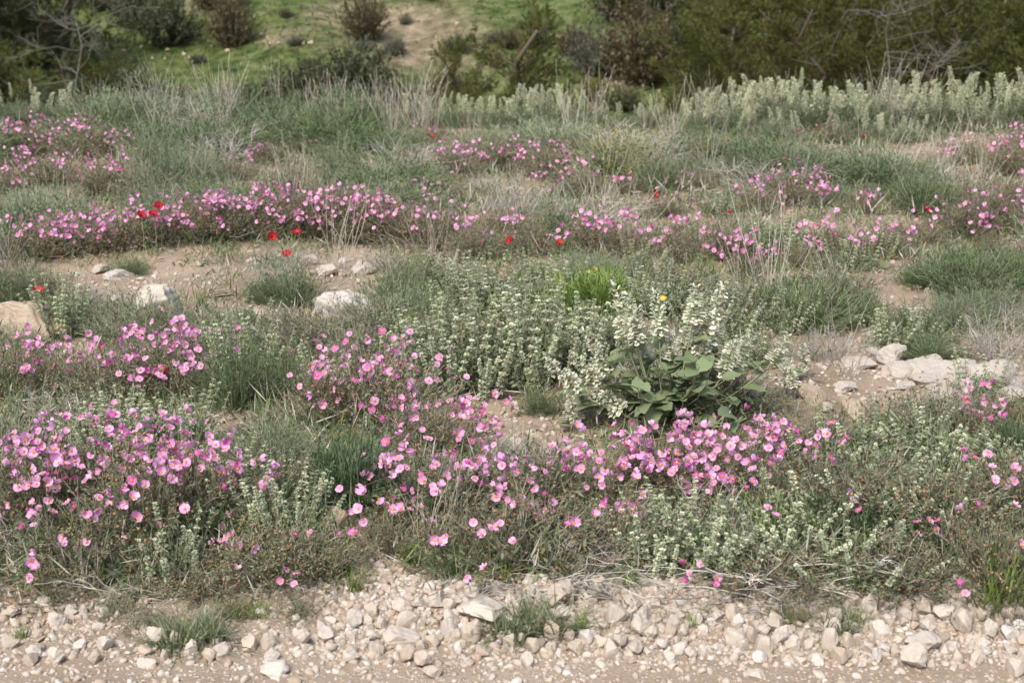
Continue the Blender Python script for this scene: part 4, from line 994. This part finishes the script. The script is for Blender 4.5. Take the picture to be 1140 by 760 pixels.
for px_, Y, s in [(20, 37, .85), (72, 36, .78), (-30, 36, .9), (115, 40, .62)]:
    pine(PIN, 'low olive pine below the dark ones', px_, Y, s, 90)
for px_, Y, s, sz in [(563, 33, 1.15, 1.72), (600, 35, .95, 1.35), (535, 36, .9, 1.5), (630, 37, .8, 1.25)]:
    pine(PIY, 'young thin pine in the valley', px_, Y, s, 95, 'young_pine', sz)
# bare grey trees
def bare_tree(px_, Y, hgt, look, py_, seed, sp_=.55):
    rng = np.random.default_rng(seed); x = xdir(px_, Y); z = float(g(x, Y))
    o = root('dead_tree', look, 'tree', 'bare grey trees', (x, Y, z-.05), px_, py_)
    tr = np.array([[rng.normal(0, .03)*k, rng.normal(0, .03)*k, hgt*k/7] for k in range(8)])
    a = MB(); a.tubes(tr[None], np.linspace(.04, .008, 8), MT['deadwood'], 6); link('trunk', a.mesh('dead_trunk'), o)
    limbs = []
    for i in range(16):
        k = rng.uniform(2.5, 6.8); b = tr[int(k)]+(tr[int(k)+1]-tr[int(k)])*(k-int(k)); th = rng.uniform(0, 6.28)
        grow(rng, b, (math.cos(th), math.sin(th), .1), hgt*.24*rng.uniform(.6, 1.2), .012, 3, limbs, 5, .1, (2, 4), sp_, .6, .2)
    c = MB(); add_grown(c, limbs, MT['deadwood'], 4); link('limb_frame', c.mesh('dead_limbs'), o)
bare_tree(92, 33, 5.3, 'leafless grey tree in front of the dark pines', 60, 41)
bare_tree(980, 31.5, 5.6, 'leafless grey tree in front of the olive pines', 60, 42, .7)
# hill shrubs
def p_hs(mat, n=5200, ln=(.05, .10), wd=(.02, .04)):
    return p_feather(mat, n, ln, wd, .8, 1., 1.15, 150, 'bark')
HSD = proto(p_hs('hs_dark'), 3, 1100); HSB = proto(p_hs('hs_brown'), 2, 1110); HSG = proto(p_hs('hs_grey', 3600), 2, 1120)
for k, look, x, y, w, h in [(HSD, 'dark round shrub', 185, 50, 90, 66), (HSD, 'dark round shrub', 150, 30, 60, 60), (HSB, 'brown olive shrub', 258, 52, 66, 66), (HSB, 'reddish brown shrub', 405, 44, 64, 56), (HSD, 'dark grey green shrub', 395, 104, 110, 62),
                            (HSD, 'dark grey green shrub', 335, 112, 90, 46), (HSD, 'dark grey green shrub', 295, 118, 70, 34), (HSG, 'small grey shrub', 440, 62, 34, 20), (HSG, 'grey green shrub', 665, 82, 80, 62), (HSB, 'olive hill shrub', 715, 92, 120, 84), (HSD, 'dark hill shrub', 765, 70, 100, 90), (HSD, 'dark hill shrub', 690, 20, 80, 50),
                            (HSB, 'olive hill shrub', 640, 60, 50, 34), (HSD, 'dark hill shrub', 480, -2, 50, 24), (HSD, 'low dark shrub', 690, 122, 60, 26), (HSG, 'small grey shrub', 222, 70, 24, 10), (HSG, 'small grey shrub', 330, 50, 26, 12), (HSG, 'small grey shrub', 650, 46, 20, 10), (HSD, 'dark hill shrub', 740, 10, 90, 60), (HSD, 'dark hill shrub', 120, 10, 70, 60),
                            (HSB, 'olive hill shrub', 40, 70, 120, 60), (HSD, 'dark hill shrub', 0, 20, 100, 60), (HSB, 'olive hill shrub', 440, 112, 60, 24), (HSG, 'small grey shrub', 500, 96, 30, 14), (HSD, 'dark valley shrub', 130, 116, 110, 44), (HSB, 'olive valley shrub', 200, 120, 80, 26), (HSD, 'dark valley shrub', 250, 122, 90, 30), (HSG, 'grey valley shrub', 380, 122, 80, 34), (HSD, 'dark valley shrub', 460, 122, 70, 26), (HSB, 'olive valley shrub', 500, 110, 60, 30), (HSB, 'brown olive shrub', 235, 10, 50, 34), (HSD, 'dark round shrub', 205, 42, 40, 30)]:
    simple(k, 'hillside_shrub', look, 'shrub', 'shrubs on the far hillside', x, y, w, h, 1., 1.15)
for i in range(34):
    x, y = R.uniform(110, 780), R.uniform(4, 116)
    if 150 < x < 330 and 50 < y < 100: continue
    k, look = [(HSD, 'little dark hill bush'), (HSG, 'little grey hill bush'), (HSB, 'little brown hill bush')][i % 3]
    w_ = R.uniform(14, 44); simple(k, 'hillside_shrub', look, 'shrub', 'shrubs on the far hillside', x, y, w_, w_*R.uniform(.4, .7), 1., 1.15)
HST = [rockmesh(860+i, 2, MT['rock_tan'], cuts=9, soft=.85, rough=.04) for i in range(4)]
for i in range(70):
    c = [(285, 40, 30, 14), (300, 46, 40, 6), (470, 40, 60, 40), (215, 8, 24, 20), (160, 108, 50, 8), (640, 40, 90, 40), (220, 52, 60, 12), (700, 95, 50, 10)][int(R.integers(8))]
    x, y = R.normal(c[0], c[2]*.6), R.normal(c[1], c[3]*.6)
    if not 0 < x < 780 or y < 2 or y > 112: continue
    rock(HST, 'hillside_stone', 'weathered pale stone', 'stones on the far hillside', x, y, R.uniform(2.5, 7), R.uniform(2, 4))
mb = MB(); n = 16000
x = R.uniform(-32, 16, n); y = R.uniform(43, 74, n); a, b_, _d = proj(x, y, g(x, y))
px, py = a, b_
kp = (R.random(n) > .25) & ~((np.abs(px-470) < 55) & (np.abs(py-45) < 32) & (R.random(n) < .9)); x, y = x[kp], y[kp]; N = len(x)
d = np.stack([R.normal(0, 1, N), R.normal(0, 1, N), np.abs(R.normal(1., .4, N))], -1); l = R.uniform(.10, .26, N)
mb.inst(*KITE, np.stack([x, y, g(x, y)], -1), frames(d), np.stack([l*.22, l, l], -1), leaf_mat('hill_grass_blade', [(.05, .06, .02), (.085, .11, .028), (.17, .165, .075)], .3))
stuff(link('hillside_grass', mb.mesh('hillside_grass')))

# ------------------------------------------------------------------ labels
ROWS = [(640, 'at the gravel edge'), (560, 'low in the front belt'), (480, 'in the front belt'), (390, 'beside the big sage'), (310, 'by the pale rocks'), (235, 'in the pink drift'), (180, 'behind the pink drift'), (125, 'below the ridge'), (-999, 'beyond the ridge')]
COLS = [(150, 'far left'), (400, 'left'), (740, 'centre'), (990, 'right'), (9999, 'far right')]
ORD = ['first', 'second', 'third', 'fourth', 'fifth', 'sixth', 'seventh', 'eighth', 'ninth', 'tenth', 'eleventh', 'twelfth', 'thirteenth', 'fourteenth', 'fifteenth', 'sixteenth', 'seventeenth', 'eighteenth', 'nineteenth', 'twentieth']
byk = {}
for o, look, x, y in THINGS:
    r_ = next(t for m, t in ROWS if y >= m); c = next(t for m, t in COLS if x < m)
    if o.name.startswith('cobble'):
        r_ = 'nearest the plants' if y < 690 else 'midway in the gravel' if y < 718 else 'nearest the camera'
        c = ['far left', 'left', 'below the flowers', 'centre', 'below the silver herb', 'right', 'far right'][min(6, max(0, int(x/163)))]
    byk.setdefault((look, r_, c), []).append((x, o))
for (look, r_, c), l in byk.items():
    l.sort(key=lambda t: t[0])
    for i, (x, o) in enumerate(l):
        o['label'] = f'{look} {r_}, {c}' if len(l) == 1 else f'{look} {r_}, {c}, {ORD[min(i, 19)]} from left'

# ------------------------------------------------------------------ camera, light, world
cam = bpy.data.cameras.new('camera'); co = bpy.data.objects.new('camera', cam); C.objects.link(co); scn.camera = co
co.location = (0, 0, H); co.rotation_euler = (PI/2-PITCH, 0, 0)
cam.sensor_width = 36; cam.lens = F/1140*36; cam.clip_end = 2000; cam.clip_start = .05
cam.dof.use_dof = True; cam.dof.focus_distance = 4.4; cam.dof.aperture_fstop = 6.3
SUN_EL, SUN_AZ = math.radians(52), math.radians(205)   # azimuth clockwise from +Y
w = bpy.data.worlds.new('World'); scn.world = w; w.use_nodes = True
nt = w.node_tree; bg = nt.nodes['Background']
sky = nt.nodes.new('ShaderNodeTexSky'); sky.sky_type = 'NISHITA'; sky.sun_disc = False
sky.sun_elevation = SUN_EL; sky.sun_rotation = SUN_AZ; sky.dust_density = 3; sky.air_density = 1
nt.links.new(sky.outputs[0], bg.inputs[0]); bg.inputs[1].default_value = .13
sl = bpy.data.lights.new('sun', 'SUN'); sl.energy = 2.0; sl.angle = math.radians(20); sl.color = (1, .975, .94)
so = bpy.data.objects.new('sun', sl); C.objects.link(so)
dirv = Vector((math.sin(SUN_AZ)*math.cos(SUN_EL), math.cos(SUN_AZ)*math.cos(SUN_EL), math.sin(SUN_EL)))
so.rotation_euler = dirv.to_track_quat('Z', 'Y').to_euler()
vs = scn.view_settings; scn.display_settings.display_device = 'sRGB'
vs.view_transform = 'Standard'; vs.look = 'None'; vs.exposure = .88; vs.gamma = 1; vs.use_curve_mapping = False
scn.cycles.max_bounces = 6; scn.cycles.transparent_max_bounces = 4; scn.cycles.use_denoising = True
print([o['label'] for o, *_ in THINGS if len(o['label'].replace(',', '').split()) > 16])
print('THINGS', len(THINGS), 'OBJECTS', len(scn.objects))
